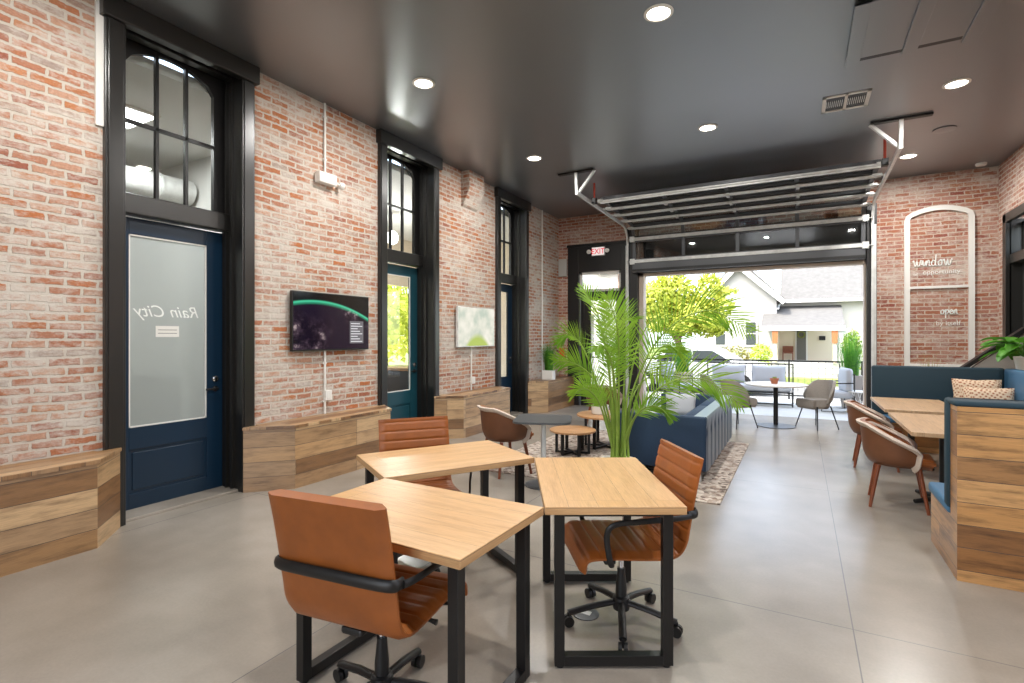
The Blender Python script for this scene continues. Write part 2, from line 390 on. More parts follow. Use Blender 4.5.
def thing(name, label, cat, loc=(0, 0, 0), rz=0, group=None):
    o = bpy.data.objects.new(name, None); COL.objects.link(o); o.empty_display_size = .1
    o.location = loc; o.rotation_euler = (0, 0, rz); o['label'] = label; o['category'] = cat
    if group: o['group'] = group
    return o
def tag(o, label, cat, group=None):
    o['label'] = label; o['category'] = cat
    if group: o['group'] = group
    return o
def struct(mb, name, mat, **k):
    o = mb.build(name, mat, **k); o['kind'] = 'structure'; return o
def dup(root, label, loc=None, rz=None):
    kids = {}
    for o in COL.objects:
        if o.parent: kids.setdefault(o.parent.name, []).append(o)
    def rec(o, par):
        c = o.copy(); COL.objects.link(c)
        if par: c.parent = par
        for ch in kids.get(o.name, []): rec(ch, c)
        return c
    r = rec(root, None); r['label'] = label
    if loc: r.location = loc
    if rz is not None: r.rotation_euler = (0, 0, rz)
    return r
def lerp(a, b, t): return a+(b-a)*t
def smooth(pts, n=6):
    """Catmull-Rom through points"""
    P = [Vector(p) for p in pts]; P = [P[0]*2-P[1]]+P+[P[-1]*2-P[-2]]; out = []
    for i in range(1, len(P)-2):
        for k in range(n):
            t = k/n; a, b, c, d = P[i-1:i+3]
            out.append(.5*((2*b)+(c-a)*t+(2*a-5*b+4*c-d)*t*t+(3*b-a-3*c+d)*t**3))
    out.append(P[-2]); return out

H = 4.38
XL, XR, YF, YB = -5.0, 2.84, 11.3, -3.0
UNITS = [(2.10, 3.43), (5.27, 6.59), (8.37, 9.67)]

# ------------------------------------------------------------------ the room shell
mb = MB()
segs = [YB, UNITS[0][0], UNITS[0][1], UNITS[1][0], UNITS[1][1], UNITS[2][0], UNITS[2][1], YF]
for a, b in zip(segs[0::2], segs[1::2]): mb.box(XL-.36, XL, a, b, 0, H)
struct(mb, 'wall_left', 'brick_l')
mb = MB()
mb.box(XL-.36, -4.76, YF, YF+.35, 0, H+.6); mb.box(-4.76, 1.2, YF+.12, YF+.35, 3.68, H+.6); mb.box(1.2, XR+.36, YF, YF+.35, 0, H+.6)
mb.box(-4.76, -3.38, YF, YF+.12, 3.68, H); mb.box(-3.38, 1.2, YF, YF+.12, 3.98, H)
struct(mb, 'wall_far', 'brick_f')
# right wall: door opening near the far corner, unseen window nearer the camera added for daylight
mb = MB()
RW = [(1.6, 3.6)]
DR = (9.75, 10.93)
ys = [YB]+[v for p in RW for v in p]+list(DR)+[YF]
for a, b in zip(ys[0::2], ys[1::2]): mb.box(XR, XR+.36, a, b, 0, H)
for a, b in RW: mb.box(XR, XR+.36, a, b, 0, .9); mb.box(XR, XR+.36, a, b, 3.9, H)
mb.box(XR, XR+.36, DR[0], DR[1], 3.5, H)
struct(mb, 'wall_right', 'brick_r')
# wall behind the camera: unseen opening added to let daylight in
mb = MB()
BW = [(-2.2, .6)]
xs = [XL-.36]+[v for p in BW for v in p]+[XR+.36]
for a, b in zip(xs[0::2], xs[1::2]): mb.box(a, b, YB-.3, YB, 0, H)
for a, b in BW: mb.box(a, b, YB-.3, YB, 0, .5); mb.box(a, b, YB-.3, YB, 4.0, H)
struct(mb, 'wall_back', 'offwhite')
n = 1  # frames of the unseen added windows
for a, b in BW:
    mb = MB()
    mb.box(a, a+.06, YB-.2, YB-.1, .5, 4.0); mb.box(b-.06, b, YB-.2, YB-.1, .5, 4.0); mb.box((a+b)/2-.03, (a+b)/2+.03, YB-.2, YB-.1, .5, 4.0)
    mb.box(a, b, YB-.2, YB-.1, .5, .56); mb.box(a, b, YB-.2, YB-.1, 3.94, 4.0)
    struct(mb, 'window_%d' % n, 'black'); n += 1
for a, b in RW:
    mb = MB()
    mb.box(XR+.1, XR+.2, a, a+.06, .9, 3.9); mb.box(XR+.1, XR+.2, b-.06, b, .9, 3.9); mb.box(XR+.1, XR+.2, (a+b)/2-.03, (a+b)/2+.03, .9, 3.9)
    mb.box(XR+.1, XR+.2, a, b, .9, .96); mb.box(XR+.1, XR+.2, a, b, 3.84, 3.9)
    struct(mb, 'window_%d' % n, 'black'); n += 1

mb = MB(); mb.box(XL-.02, XR+.3, YB-.3, YF+.35, -.15, 0); struct(mb, 'floor', 'floor')
mb = MB(); mb.box(XL-.4, XR+.4, YB-.3, YF+.12, H, 5.0); struct(mb, 'ceiling', 'ceil')
# brick corbel high on the left wall
mb = MB(); mb.ext([(0, 4.38), (.17, 4.38), (.17, 4.08), (.05, 3.82), (0, 3.78)], 1, 7.25, 7.72, .008); struct(mb, 'trim_1', 'brick_l', loc=(XL, 0, 0))
# strip of bare board beside the first casing
mb = MB(); mb.box(XL, XL+.02, 2.045, 2.1, 3.3, H); struct(mb, 'trim_2', 'white')

# ---- door units in the left wall
def unit(i, y0, y1, doormat, glassmat, labels):
    a, b = y0+.15, y1-.14                       # clear opening
    XD = XL-.28
    mb = MB()
    for u, v in ((y0, a), (b, y1)):
        mb.box(XL-.01, XL+.045, u, v, 0, H, .006)
        mb.box(XL+.04, XL+.055, u+.02, v-.02, 0, 4.2, .004)
    mb.box(XL-.3, XL, y0+.05, a, 0, H); mb.box(XL-.3, XL, b, y1-.05, 0, H)       # jamb reveals
    for x in (XL-.1, XL-.19): mb.box(x-.012, x+.012, b-.03, b, 0, H); mb.box(x-.012, x+.012, a, a+.03, 0, H)
    mb.box(XL-.01, XL+.09, y0-.03, y1+.03, 4.2, H, .008)                        # head board
    mb.box(XL-.3, XL-.02, a, b, 4.27, H); mb.box(XL-.2, XL-.1, a, b, 4.22, 4.27, .004)
    struct(mb, 'trim_%d' % (10+i), 'casing')
    # transom rail
    mb = MB(); mb.box(XL-.3, XL-.16, a, b, 2.67, 2.85, .012); struct(mb, 'trim_%d' % (20+i), 'casing')
    mb = MB(); mb.box(XL-.36, XL-.02, a, b, .0, .025, .004); struct(mb, 'trim_%d' % (30+i), 'floor')
    # arched transom window with six panes
    X0, X1 = XL-.29, XL-.24; g0, g1, gz = a+.12, b-.12, 2.86
    def arch(t):
        y = lerp(g0, g1, t); return y, 4.08+.13*(1-(2*t-1)**2)-.05*max(0, abs(2*t-1)-.88)/.12
    mb = MB()
    pts = [arch(k/14) for k in range(15)]
    for p, q in zip(pts, pts[1:]): mb.ext([p, q, (q[0], 4.3), (p[0], 4.3)], 0, X0, X1)
    mb.box(X0, X1, a, g0, 2.85, 4.3); mb.box(X0, X1, g1, b, 2.85, 4.3)
    w = (g1-g0)/3
    for k in (1, 2): mb.box(X0+.01, X1, g0+k*w-.014, g0+k*w+.014, 2.86, arch(k/3)[1])
    mb.box(X0+.01, X1, g0, g1, 3.5, 3.53)
    win = struct(mb, 'window_%d' % (10+i), 'black')
    mb = MB(); mb.ext([(g0, gz), (g1, gz)]+pts[::-1], 0, X0+.018, X0+.024); mb.build('glass_pane', 'glassc', win)
    # door leaf
    mb = MB(); gl = (a+.17, b-.17, .76, 2.51)
    xa, xb = XD-.045, XD
    mb.box(xa, xb, a+.005, gl[0], .02, 2.66, .003); mb.box(xa, xb, gl[1], b-.005, .02, 2.66, .003)
    mb.box(xa, xb, gl[0], gl[1], gl[3], 2.66, .003); mb.box(xa, xb, gl[0], gl[1], .56, gl[2], .003); mb.box(xa, xb, gl[0], gl[1], .02, .16, .003)
    mb.box(xa+.01, xb-.015, gl[0], gl[1], .16, .56); mb.box(xa+.01, xb-.006, gl[0]+.03, gl[1]-.03, .19, .53, .006)
    d = struct(mb, 'door_%d' % i, doormat)
    mb = MB(); mb.box(XD-.028, XD-.02, gl[0]-.005, gl[1]+.005, gl[2]-.005, gl[3]+.005); gp = mb.build('glass_pane', glassmat, d)
    mb = MB()
    for q in ((gl[0], gl[0]+.012, gl[2], gl[3]), (gl[1]-.012, gl[1], gl[2], gl[3]), (gl[0], gl[1], gl[2], gl[2]+.012), (gl[0], gl[1], gl[3]-.012, gl[3])): mb.box(XD-.018, XD-.004, q[0], q[1], q[2], q[3])
    mb.build('glazing_bead', 'white' if i < 3 else 'casing', d)
    ky = b-.085
    mb = MB(); mb.lathe([(.028, 0), (.028, .012), (.012, .016), (.012, .05)], 14, (XD, ky, 1.05), 'x'); mb.box(XD+.04, XD+.055, ky-.12, ky+.012, 1.04, 1.06, .005); mb.build('door_lever', 'plastic', d, 40)
    mb = MB(); mb.lathe([(.03, 0), (.03, .015), (.018, .02), (.018, .032)], 14, (XD, ky, 1.15), 'x'); mb.build('deadbolt', 'chrome', d, 40)
    return d, gl, XD
d1, gl1, XD1 = unit(1, *UNITS[0], 'dblue', 'frost', None)
unit(2, *UNITS[1], 'dteal', 'glassc', None)
unit(3, *UNITS[2], 'dblue', 'glassc', None)

def text_mesh(txt, size, shear=0, depth=.0015, bold=0):
    cu = bpy.data.curves.new('t', 'FONT'); cu.body = txt; cu.size = size; cu.shear = shear; cu.extrude = depth; cu.offset = bold
    cu.align_x = 'CENTER'
    o = bpy.data.objects.new('t', cu); COL.objects.link(o); bpy.context.view_layer.update()
    me = bpy.data.meshes.new_from_object(o.evaluated_get(bpy.context.evaluated_depsgraph_get())); bpy.data.objects.remove(o); return me
def text_obj(name, txt, size, mat, mx, parent, **k):
    me = text_mesh(txt, size, **k); me.transform(mx); me.materials.clear(); me.materials.append(M[mat])
    if mx.determinant() < 0: me.flip_normals()
    me.name = name; o = bpy.data.objects.new(name, me); COL.objects.link(o); o.parent = parent; return o
M['decal'] = simple('etched_white_lettering', '#eceeea', .6)
# lettering on the first door's glass reads backwards from this side; a note is taped below it
yc = (gl1[0]+gl1[1])/2
mx = Matrix(((0, 0, 1, XD1-.017), (-1, 0, 0, yc), (0, 1, 0, 1.77), (0, 0, 0, 1)))
text_obj('lettering', 'Rain City', .155, 'decal', mx, d1, shear=.35, depth=.0008)
mb = MB(); mb.box(XD1-.018, XD1-.0165, yc-.12, yc+.09, 1.58, 1.685); mb.build('paper_note', 'white', d1)
mb = MB(); mb.box(XD1-.0165, XD1-.0155, yc-.1, yc+.07, 1.645, 1.65); mb.box(XD1-.0165, XD1-.0155, yc-.1, yc+.07, 1.613, 1.618); mb.build('note_line', 'greytop', d1)

# ---- rooms behind the left wall
mb = MB()
mb.box(-9.1, -9.0, -.5, 4.3, 0, 4.1); mb.box(-9.1, XL-.36, -.6, -.5, 0, 4.1); mb.box(-9.1, XL-.36, 4.3, 4.4, 0, 4.1)
struct(mb, 'wall_office', 'offwhite')
mb = MB(); mb.box(-9.1, XL-.36, -.6, 4.4, 4.1, 4.2); mb.box(-9.1, XL-.36, 4.4, 12.1, 4.1, 4.2); struct(mb, 'ceiling_office', 'offwhite')
mb = MB(); mb.box(-9.1, XL-.02, -.6, 12.0, -.15, -.005); struct(mb, 'floor_office', 'floor')
mb = MB()
mb.box(-9.1, XL-.36, 12.0, 12.1, 0, .7); mb.box(-9.1, XL-.36, 12.0, 12.1, 3.0, 4.1); mb.box(-9.1, -8.6, 12, 12.1, .7, 3); mb.box(-7.0, XL-.36, 12, 12.1, .7, 3)
mb.box(-9.1, -9.0, 4.4, 5.4, 0, 4.1); mb.box(-9.1, -9, 5.4, 11.8, 0, .7); mb.box(-9.1, -9, 5.4, 11.8, 2.9, 4.1); mb.box(-9.1, -9, 7, 7.4, .7, 2.9); mb.box(-9.1, -9, 9.0, 9.15, .7, 2.9); mb.box(-9.1, -9, 11.8, 12, 0, 4.1)
struct(mb, 'wall_workshop', 'sidingb')
mb = MB(); mb.tube([(-7.6, -.4, 3.62), (-7.6, 4.25, 3.62)], .17, 20)
for k in range(7): mb.tube([(-7.6, -.1+k*.65, 3.62), (-7.6, -.06+k*.65, 3.62)], .18, 20)
tag(mb.build('air_duct', 'galv', smooth=40), 'round silver air duct under the ceiling of the white office', 'duct')
t = thing('fill_panel_light', 'square glowing ceiling panel added to light the white office', 'ceiling light', (-6.7, 2.9, 4.1))  # panel added as the light source of the office
mb = MB(); mb.box(-.34, .34, -.34, .34, -.03, 0, .005); mb.build('frame', 'white', t)
mb = MB(); mb.box(-.3, .3, -.3, .3, -.04, -.03); mb.build('diffuser', 'lampw', t)
def area(name, loc, sx, sy, power, col=(1, 1, 1), rot=(0, 0, 0), spread=PI):
    l = bpy.data.lights.new(name, 'AREA'); l.shape = 'RECTANGLE'; l.size = sx; l.size_y = sy; l.energy = power; l.color = col; l.spread = spread
    o = bpy.data.objects.new(name, l); COL.objects.link(o); o.location = loc; o.rotation_euler = rot; return o
area('office_fill', (-6.7, 2.9, 4.04), .58, .58, 60)
t = thing('fill_globe_lamp', 'white globe lamp added to brighten the room behind the second door', 'fill lamp', (-7.2, 8.0, 4.1))  # added lamp, brightens what shows through the second door
mb = MB(); mb.tube([(0, 0, 0), (0, 0, -.4)], .008); mb.build('cord', 'plastic', t)
mb = MB(); mb.lathe([(.03, -.38), (.1, -.43), (.13, -.52), (.1, -.61), (.03, -.65)], 20); mb.build('globe', 'lampw', t, 60)
pl = bpy.data.lights.new('globe_fill', 'POINT'); pl.energy = 110; pl.shadow_soft_size = .14; po = bpy.data.objects.new('globe_fill', pl); COL.objects.link(po); po.location = (-7.2, 8.0, 3.35)
# dark office chair silhouette behind the frosted door, and a counter seen through the second door
t = thing('office_armchair', 'dark upholstered armchair blurred behind the frosted first door', 'chair', (-6.35, 2.95, 0), .4)
mb = MB(); mb.box(-.3, .3, -.3, .3, .25, .5, .05); mb.build('seat', 'plastic', t, 40)
mb = MB(); mb.box(-.3, .3, .22, .36, .45, 1.15, .05); mb.build('backrest', 'plastic', t, 40)
for x in (-.25, .25):
    for y in (-.25, .25): mb = MB(); mb.tube([(x, y, .27), (x*1.1, y*1.1, 0)], .02); mb.build('leg', 'plastic', t)
t = thing('work_counter', 'dark counter with a brown wooden top seen through the second door', 'counter', (-6.6, 8.2, 0))
mb = MB(); mb.box(-.9, .6, -.35, .35, .0, .92, .01); mb.build('cabinet', 'blackmetal', t)
mb = MB(); mb.box(-.95, .65, -.4, .4, .92, .98, .01); mb.build('countertop', 'wood_d', t)

# ---- exit door assembly on the far wall (dark frame, transom, glass door)
mb = MB()
x0, x1 = -4.76, -3.38
mb.box(x0, -4.49, YF-.02, YF+.2, 0, 3.7, .004); mb.box(-3.49, x1, YF-.02, YF+.2, 0, 3.7, .004); mb.box(-4.49, -3.49, YF-.02, YF+.2, 3.08, 3.7)
mb.box(-4.49, -3.49, YF, YF+.2, 2.5, 2.62); mb.box(-4.45, -4.38, YF+.02, YF+.15, 0, 2.5)
mb.box(x0-.02, x1+.02, YF-.04, YF, 3.66, 3.72, .004)
struct(mb, 'trim_50', 'black')
mb = MB()
mb.box(-4.49, -3.49, YF+.05, YF+.1, 2.62, 2.68); mb.box(-4.49, -3.49, YF+.05, YF+.1, 3.02, 3.08); mb.box(-4.49, -4.43, YF+.05, YF+.1, 2.62, 3.08); mb.box(-3.55, -3.49, YF+.05, YF+.1, 2.62, 3.08)
w = struct(mb, 'window_20', 'white')
mb = MB(); mb.box(-4.43, -3.55, YF+.07, YF+.08, 2.68, 3.02); mb.build('glass_pane', 'glassc', w)
mb = MB()
mb.box(-4.38, -4.22, YF+.05, YF+.1, 0, 2.5, .003); mb.box(-3.62, -3.49, YF+.05, YF+.1, 0, 2.5, .003); mb.box(-4.22, -3.62, YF+.05, YF+.1, 2.42, 2.5); mb.box(-4.22, -3.62, YF+.05, YF+.1, 0, .3)
d = struct(mb, 'door_4', 'casing')
mb = MB(); mb.box(-4.22, -3.62, YF+.07, YF+.08, .3, 2.42); mb.build('glass_pane', 'glassc', d)
mb = MB(); mb.tube([(-3.58, YF+.04, .95), (-3.58, YF-.02, .97), (-3.58, YF-.02, 1.25), (-3.58, YF+.04, 1.27)], .012); mb.build('door_handle', 'chrome', d, 40)
# header and jambs round the garage opening
mb = MB()
mb.box(-3.38, -3.12, YF, YF+.35, 0, 3.98); mb.box(1.05, 1.2, YF, YF+.35, 0, 3.98); mb.box(-3.12, 1.05, YF+.1, YF+.35, 2.98, 3.7)
struct(mb, 'trim_51', 'black')
mb = MB(); mb.box(-3.12, -3.02, YF+.12, YF+.35, 0, 2.98); mb.box(-3.12, 1.05, YF+.12, YF+.35, 2.92, 2.98); mb.box(1.02, 1.05, YF+.12, YF+.35, 0, 2.98); struct(mb, 'trim_52', 'cream')
# unseen upper facade, its height set to keep sun off the patio
mb = MB(); mb.box(XL-.36, XR+.36, YF+.12, YF+.36, H+.6, 6.2); struct(mb, 'wall_shading_facade', 'brick_f')

# ---- right wall door and stair guard
mb = MB()
y0, y1 = DR
mb.box(XR-.05, XR+.02, y1-.14, y1, 0, 3.5, .005); mb.box(XR-.05, XR+.02, y0, y0+.14, 0, 3.5, .005); mb.box(XR-.05, XR+.02, y0, y1, 3.36, 3.5, .005)
mb.box(XR, XR+.3, y0+.14, y1-.14, 2.72, 2.86, .004); mb.box(XR, XR+.3, y1-.14, y1-.1, 0, 3.4); mb.box(XR, XR+.3, y0+.1, y0+.14, 0, 3.4)
struct(mb, 'trim_60', 'casing')
mb = MB(); mb.box(XR+.15, XR+.2, y0+.14, y1-.14, 2.86, 2.93); mb.box(XR+.15, XR+.2, y0+.14, y1-.14, 3.3, 3.36); mb.box(XR+.15, XR+.2, y0+.14, y0+.2, 2.86, 3.36); mb.box(XR+.15, XR+.2, y1-.2, y1-.14, 2.86, 3.36)
w = struct(mb, 'window_21', 'casing')
mb = MB(); mb.box(XR+.17, XR+.18, y0+.2, y1-.2, 2.93, 3.3); mb.build('glass_pane', 'glassc', w)
mb = MB(); mb.box(XR+.15, XR+.2, y0+.14, y1-.14, 0, 2.72); mb.box(XR+.14, XR+.15, y0+.25, y1-.25, 1.4, 2.55, .004)
d = struct(mb, 'door_5', 'casing')
mb = MB(); mb.lathe([(.03, 0), (.03, .01), (.012, .02), (.012, .05), (.03, .06), (.03, .08)], 14, (XR+.05, y0+.3, 1.05), 'x'); mb.build('door_knob', 'chrome', d, 40)
t = thing('stair_guard', 'grey stair side panel with a sloping black handrail beside the far right door', 'stair guard')
mb = MB(); mb.ext([(2.18, 0), (XR-.001, 0), (XR-.001, 1.63), (2.18, 1.06)], 1, 10.15, 10.23); mb.build('side_panel', simple('grey_stair_paint', '#a29d96', .6), t)
mb = MB(); mb.ext([(2.1, 1.03), (XR-.001, 1.66), (XR-.001, 1.73), (2.1, 1.1)], 1, 10.11, 10.27, .006); mb.build('handrail', 'black', t)

# ---- white arched frame with lettering on the far brick wall
t = thing('arched_wall_frame', 'white arched window frame with white lettering mounted on the far brick wall', 'wall frame', (2.06, YF-.001, 0))
mb = MB()
w2, th = .462, .075
outer = [(-w2, .9)]+[(-w2, 3.5)]+[(-w2+.06*(1-math.cos(a)) , 3.5+.1*math.sin(a)) for a in (.5, 1.0)]
top = [(-w2+.05+ (2*w2-.1)*k/10, 3.62+.17*(1-(k/5-1)**2)) for k in range(11)]
path = [(-w2+.03, .95), (-w2+.03, 3.6), (-w2+.05, 3.66)]+[(lerp(-w2+.11, w2-.11, k/8), 3.7+.08*(1-(k/4-1)**2)) for k in range(9)]+[(w2-.05, 3.66), (w2-.03, 3.6), (w2-.03, .95)]
mb.tube([(p[0], -.025, p[1]) for p in path], 1, 4, flat=(.055, .04)); mb.box(-w2, w2, -.05, 0, .95, 1.12, .004)
mb.build('frame', 'white', t, 30)
mb = MB(); mb.box(-w2+.05, w2-.05, -.04, 0, 2.41, 2.455, .003); mb.build('crossbar', 'white', t)
mb = MB()
def stroke(pts, x, z, s, r=.009):
    mb.tube([(x+p[0]*s, -.012, z+p[1]*s) for p in smooth([(q[0], 0, q[1]) for q in pts], 5)] if 0 else [(x+v.x*s, -.012, z+v.z*s) for v in smooth([(q[0], 0, q[1]) for q in pts], 5)], r, 6)
GL = {'w': ([[(-.1, .8), (.05, 1), (.15, .3), (.3, .05), (.5, .9), (.6, .1), (.85, .2), (1, 1), (1.15, .9)]], 1.15),
      'i': ([[(-.1, .2), (.1, 1), (.15, .1), (.4, .15)], [(.14, 1.35), (.18, 1.42)]], .4),
      'n': ([[(-.05, .2), (.1, .95), (.1, 0), (.3, .9), (.5, .9), (.5, .1), (.75, .1)]], .75),
      'd': ([[(.5, .8), (.2, .95), (.0, .45), (.2, .02), (.5, .4), (.62, 1.9), (.55, .2), (.8, .05)]], .8),
      'o': ([[(.35, .95), (.05, .6), (.15, .05), (.5, .15), (.55, .7), (.3, .95), (.75, .85)]], .75),
      'p': ([[(-.05, .4), (.1, 1), (.08, -.9)], [(.1, .6), (.35, 1), (.6, .6), (.35, .05), (.1, .2)]], .7),
      'e': ([[(.05, .45), (.5, .6), (.35, .98), (.02, .6), (.2, .02), (.65, .2)]], .65)}
def script(word, x, z, s):
    for ch in word:
        for st in GL[ch][0]: stroke(st, x, z, s)
        x += GL[ch][1]*s+.006
script('window', -.34, 2.8, .1); script('open', .03, 1.97, .075)
mb.build('script_lettering', 'decal', t)
my = lambda x, z: Matrix(((1, 0, 0, x), (0, 0, -1, -.01), (0, 1, 0, z), (0, 0, 0, 1)))
text_obj('lettering', 'opportunity', .105, 'decal', my(.04, 2.66), t)
text_obj('lettering', 'of', .075, 'decal', my(-.31, 2.64), t)
text_obj('lettering', 'by itself', .105, 'decal', my(.13, 1.78), t)

# ------------------------------------------------------------------ ceiling fittings
def downlight(x, y, label):
    t = thing('downlight', label, 'ceiling light', (x, y, H), group='recessed ceiling downlights')
    mb = MB(); mb.lathe([(.125, 0), (.125, -.008), (.1, -.014), (.095, -.006)], 28); mb.build('trim_ring', 'white', t, 40)
    mb = MB(); mb.lathe([(.095, -.004), (.095, -.0065)], 28); mb.build('lens', 'lamp', t)
    area('downlight_bulb', (x, y, H-.03), .16, .16, 48, (1, .97, .93))
DL = [(-1.07, 4.54, 'round white downlight at the top of the picture, left of the ceiling hatch'), (-3.63, 4.54, 'downlight nearest the left wall, above the wall-mounted dark screen'),
      (-3.64, 7.28, 'downlight in the left row nearer to the far wall'), (-1.08, 7.34, 'downlight in the middle of the ceiling in front of the overhead door'),
      (1.51, 7.4, 'bright downlight at right between the hatch and the brick arch wall'), (1.46, 10.0, 'downlight beside the right overhead door track')]
for a in DL: downlight(*a)
for x, w_ in ((-3.6, 'left'), (-1.07, 'middle'), (1.5, 'right')): downlight(x, 1.7, w_+' one of three unseen downlights added overhead to brighten the room')  # extra row out of view, added to raise the room light
t = thing('smoke_detector', 'small round white smoke detector on the dark ceiling by the far right corner', 'smoke detector', (2.55, 11.0, H))
mb = MB(); mb.lathe([(.075, 0), (.075, -.02), (.06, -.04), (.03, -.045)], 20); mb.build('housing', 'whitepl', t, 40)
t = thing('ceiling_speaker_ring', 'dark round ceiling disc between the right downlights', 'ceiling fitting', (1.7, 8.95, H))
mb = MB(); mb.lathe([(.13, 0), (.13, -.012), (.11, -.016)], 24); mb.build('ring', 'ceil', t, 40)
t = thing('air_vent', 'white framed rectangular air vent with black grille in the ceiling', 'air vent', (.47, 7.33, H), .0)
mb = MB()
for q in ((-.24, .24, -.24, -.2), (-.24, .24, .2, .24), (-.24, -.2, -.24, .24), (.2, .24, -.24, .24), (-.015, .015, -.24, .24)): mb.box(q[0], q[1], q[2], q[3], -.012, 0, .002)
mb.build('frame', 'white', t)
mb = MB(); mb.box(-.2, .2, -.2, .2, -.003, 0); mb.build('backing', 'plastic', t)
for s in (-1, 1):
    mb = MB()
    for k in range(9): mb.box(s*.11-.088+k*.02, s*.11-.082+k*.02, -.09, .09, -.01, -.003)
    mb.build('grille', 'galv', t)
t = thing('ceiling_hatch', 'charcoal framed double access hatch panel hung just under the ceiling', 'ceiling hatch', (.92, 5.8, H))
mb = MB()
mb.box(-.52, .52, -.62, -.5, -.045, -.03, .003); mb.box(-.52, -.4, -.62, .5, -.05, -.03, .003); mb.box(.4, .52, -.62, .5, -.05, -.03, .003); mb.box(-.06, .06, -.62, .5, -.05, -.03, .003)
mb.build('frame', 'ceil', t)
for s in (-1, 1):
    mb = MB(); mb.box(s*.23-.17, s*.23+.17, -.5, .4, -.03, -.0, .003); mb.build('panel', 'ceil', t)
for q in ((-.4, .4, .4, .5), (-.5, .5, -.7, -.63)):
    mb = MB(); mb.box(*q, -.012, 0); mb.build('gap_shade_strip', 'plastic', t)  # flat black strips stand in for the shade in the gaps

# ------------------------------------------------------------------ fittings on the walls
def screen(name, label, y0, y1, z0, z1, mat, hm):
    t = thing(name, label, 'screen', (XL, 0, 0))
    mb = MB(); mb.box(.03, .075, y0, y1, z0, z1, .006); mb.box(.0, .03, (y0+y1)/2-.15, (y0+y1)/2+.15, z0+.2, z1-.2); mb.build('housing', hm, t)
    mb = MB(); mb.box(.075, .077, y0+.012, y1-.012, z0+.018, z1-.012); mb.build('display', mat, t)
    return t
tv = screen('wall_television', 'dark wall-mounted television showing the earth at night with green aurora', 3.86, 5.03, 1.42, 2.1, 'scr1', 'plastic')
M['scrbox'] = emit('screen_caption_panel', '#8f8a8e', .55); M['scrtxt'] = emit('screen_caption_text', '#e8e8ea', .9)
mb = MB(); mb.box(.077, .0775, 4.7, 4.93, 1.5, 1.78); mb.build('caption_panel', 'scrbox', tv)
mb = MB()
for k in range(8): mb.box(.0775, .078, 4.72, 4.72+.19-.04*(k % 3), 1.52+k*.032, 1.529+k*.032)
mb.build('caption_text', 'scrtxt', tv)
screen('wall_television', 'pale bright wall-mounted television with a white and green face', 7.05, 8.22, 1.41, 2.09, 'scr2', 'galv')
def cond(y, z0, z1, boxz, label, cat='conduit'):
    t = thing('electrical_conduit', label, cat, (XL, y, 0))
    mb = MB(); mb.tube([(.02, 0, z0), (.02, 0, z1)], .014, 8)
    mb.build('pipe', 'white', t, 40)
    mb = MB()
    for z in (lerp(z0, z1, .2), lerp(z0, z1, .8)):
        mb = MB(); mb.box(0, .022, -.03, .03, z-.008, z+.008); mb.build('strap', 'white', t)
    if boxz:
        mb = MB(); mb.box(0, .05, -.01, .085, boxz-.06, boxz+.06, .006); b_ = mb.build('outlet_box', 'whitepl', t)
        mb = MB(); mb.box(.05, .053, .01, .065, boxz-.04, boxz+.04, .002); mb.build('cover_plate', 'ceramic', b_)
cond(4.36, .66, 1.42, .88, 'white conduit with outlet box below the dark television')
cond(7.53, .66, 1.41, .83, 'white conduit with outlet box below the pale television')
cond(4.36, 3.54, H, None, 'thin white conduit running up from the emergency light')
cond(10.36, .66, H, None, 'thin grey conduit on the brick between third door and far corner')
t = thing('emergency_light', 'white two-part emergency light box high on the left brick wall', 'emergency light', (XL, 4.34, 3.46))
mb = MB(); mb.box(.0, .1, -.12, .14, -.06, .07, .015); mb.build('housing', 'whitepl', t)
mb = MB(); mb.lathe([(.03, 0), (.045, .03), (.045, .05)], 16, (.08, .19, -.03), 'y'); mb.build('lamp_head', 'ceramic', t, 40)
mb = MB(); mb.tube([(.07, .13, -.01), (.08, .2, -.03)], .012); mb.build('bracket', 'whitepl', t)
t = thing('exit_sign', 'lit white exit sign with red letters and two lamp heads over the dark door', 'exit sign', (-4.0, YF-.04, 3.52))
M['signw'] = emit('exit_sign_face', '#f4e8e4', .75); M['signr'] = emit('exit_sign_letters', '#d8152a', .9)
mb = MB(); mb.box(-.155, .155, -.035, .02, -.1, .1, .012); mb.build('housing', 'whitepl', t)
mb = MB(); mb.box(-.14, .14, -.038, -.035, -.085, .085); mb.build('face', 'signw', t)
text_obj('letters', 'EXIT', .155, 'signr', Matrix(((1.0, 0, 0, 0), (0, 0, -1, -.0395), (0, 1.1, 0, -.058), (0, 0, 0, 1))), t, bold=.001)
for s in (-1, 1):
    mb = MB(); mb.lathe([(.03, -.02), (.05, -.03), (.05, -.055), (.03, -.06)], 18, (s*.215, 0, 0), 'y'); mb.box(min(s*.15, s*.2), max(s*.15, s*.2), -.04, -.02, -.015, .015); mb.build('lamp_head', 'ceramic', t, 40)
mb = MB(); mb.box(-4.985, -4.775, YF-.06, YF, 3.0, 3.4, .008); tag(mb.build('wall_panel_box', simple('pale_grey_box_paint', '#b5b3ad', .5)), 'pale grey metal box on the far brick wall left of the dark door', 'electrical box')
mb = MB(); mb.box(-4.96, -4.85, YF-.05, YF, 1.12, 1.32, .01); tag(mb.build('alarm_box', 'orange'), 'small orange box on the brick in the far left corner', 'alarm box')

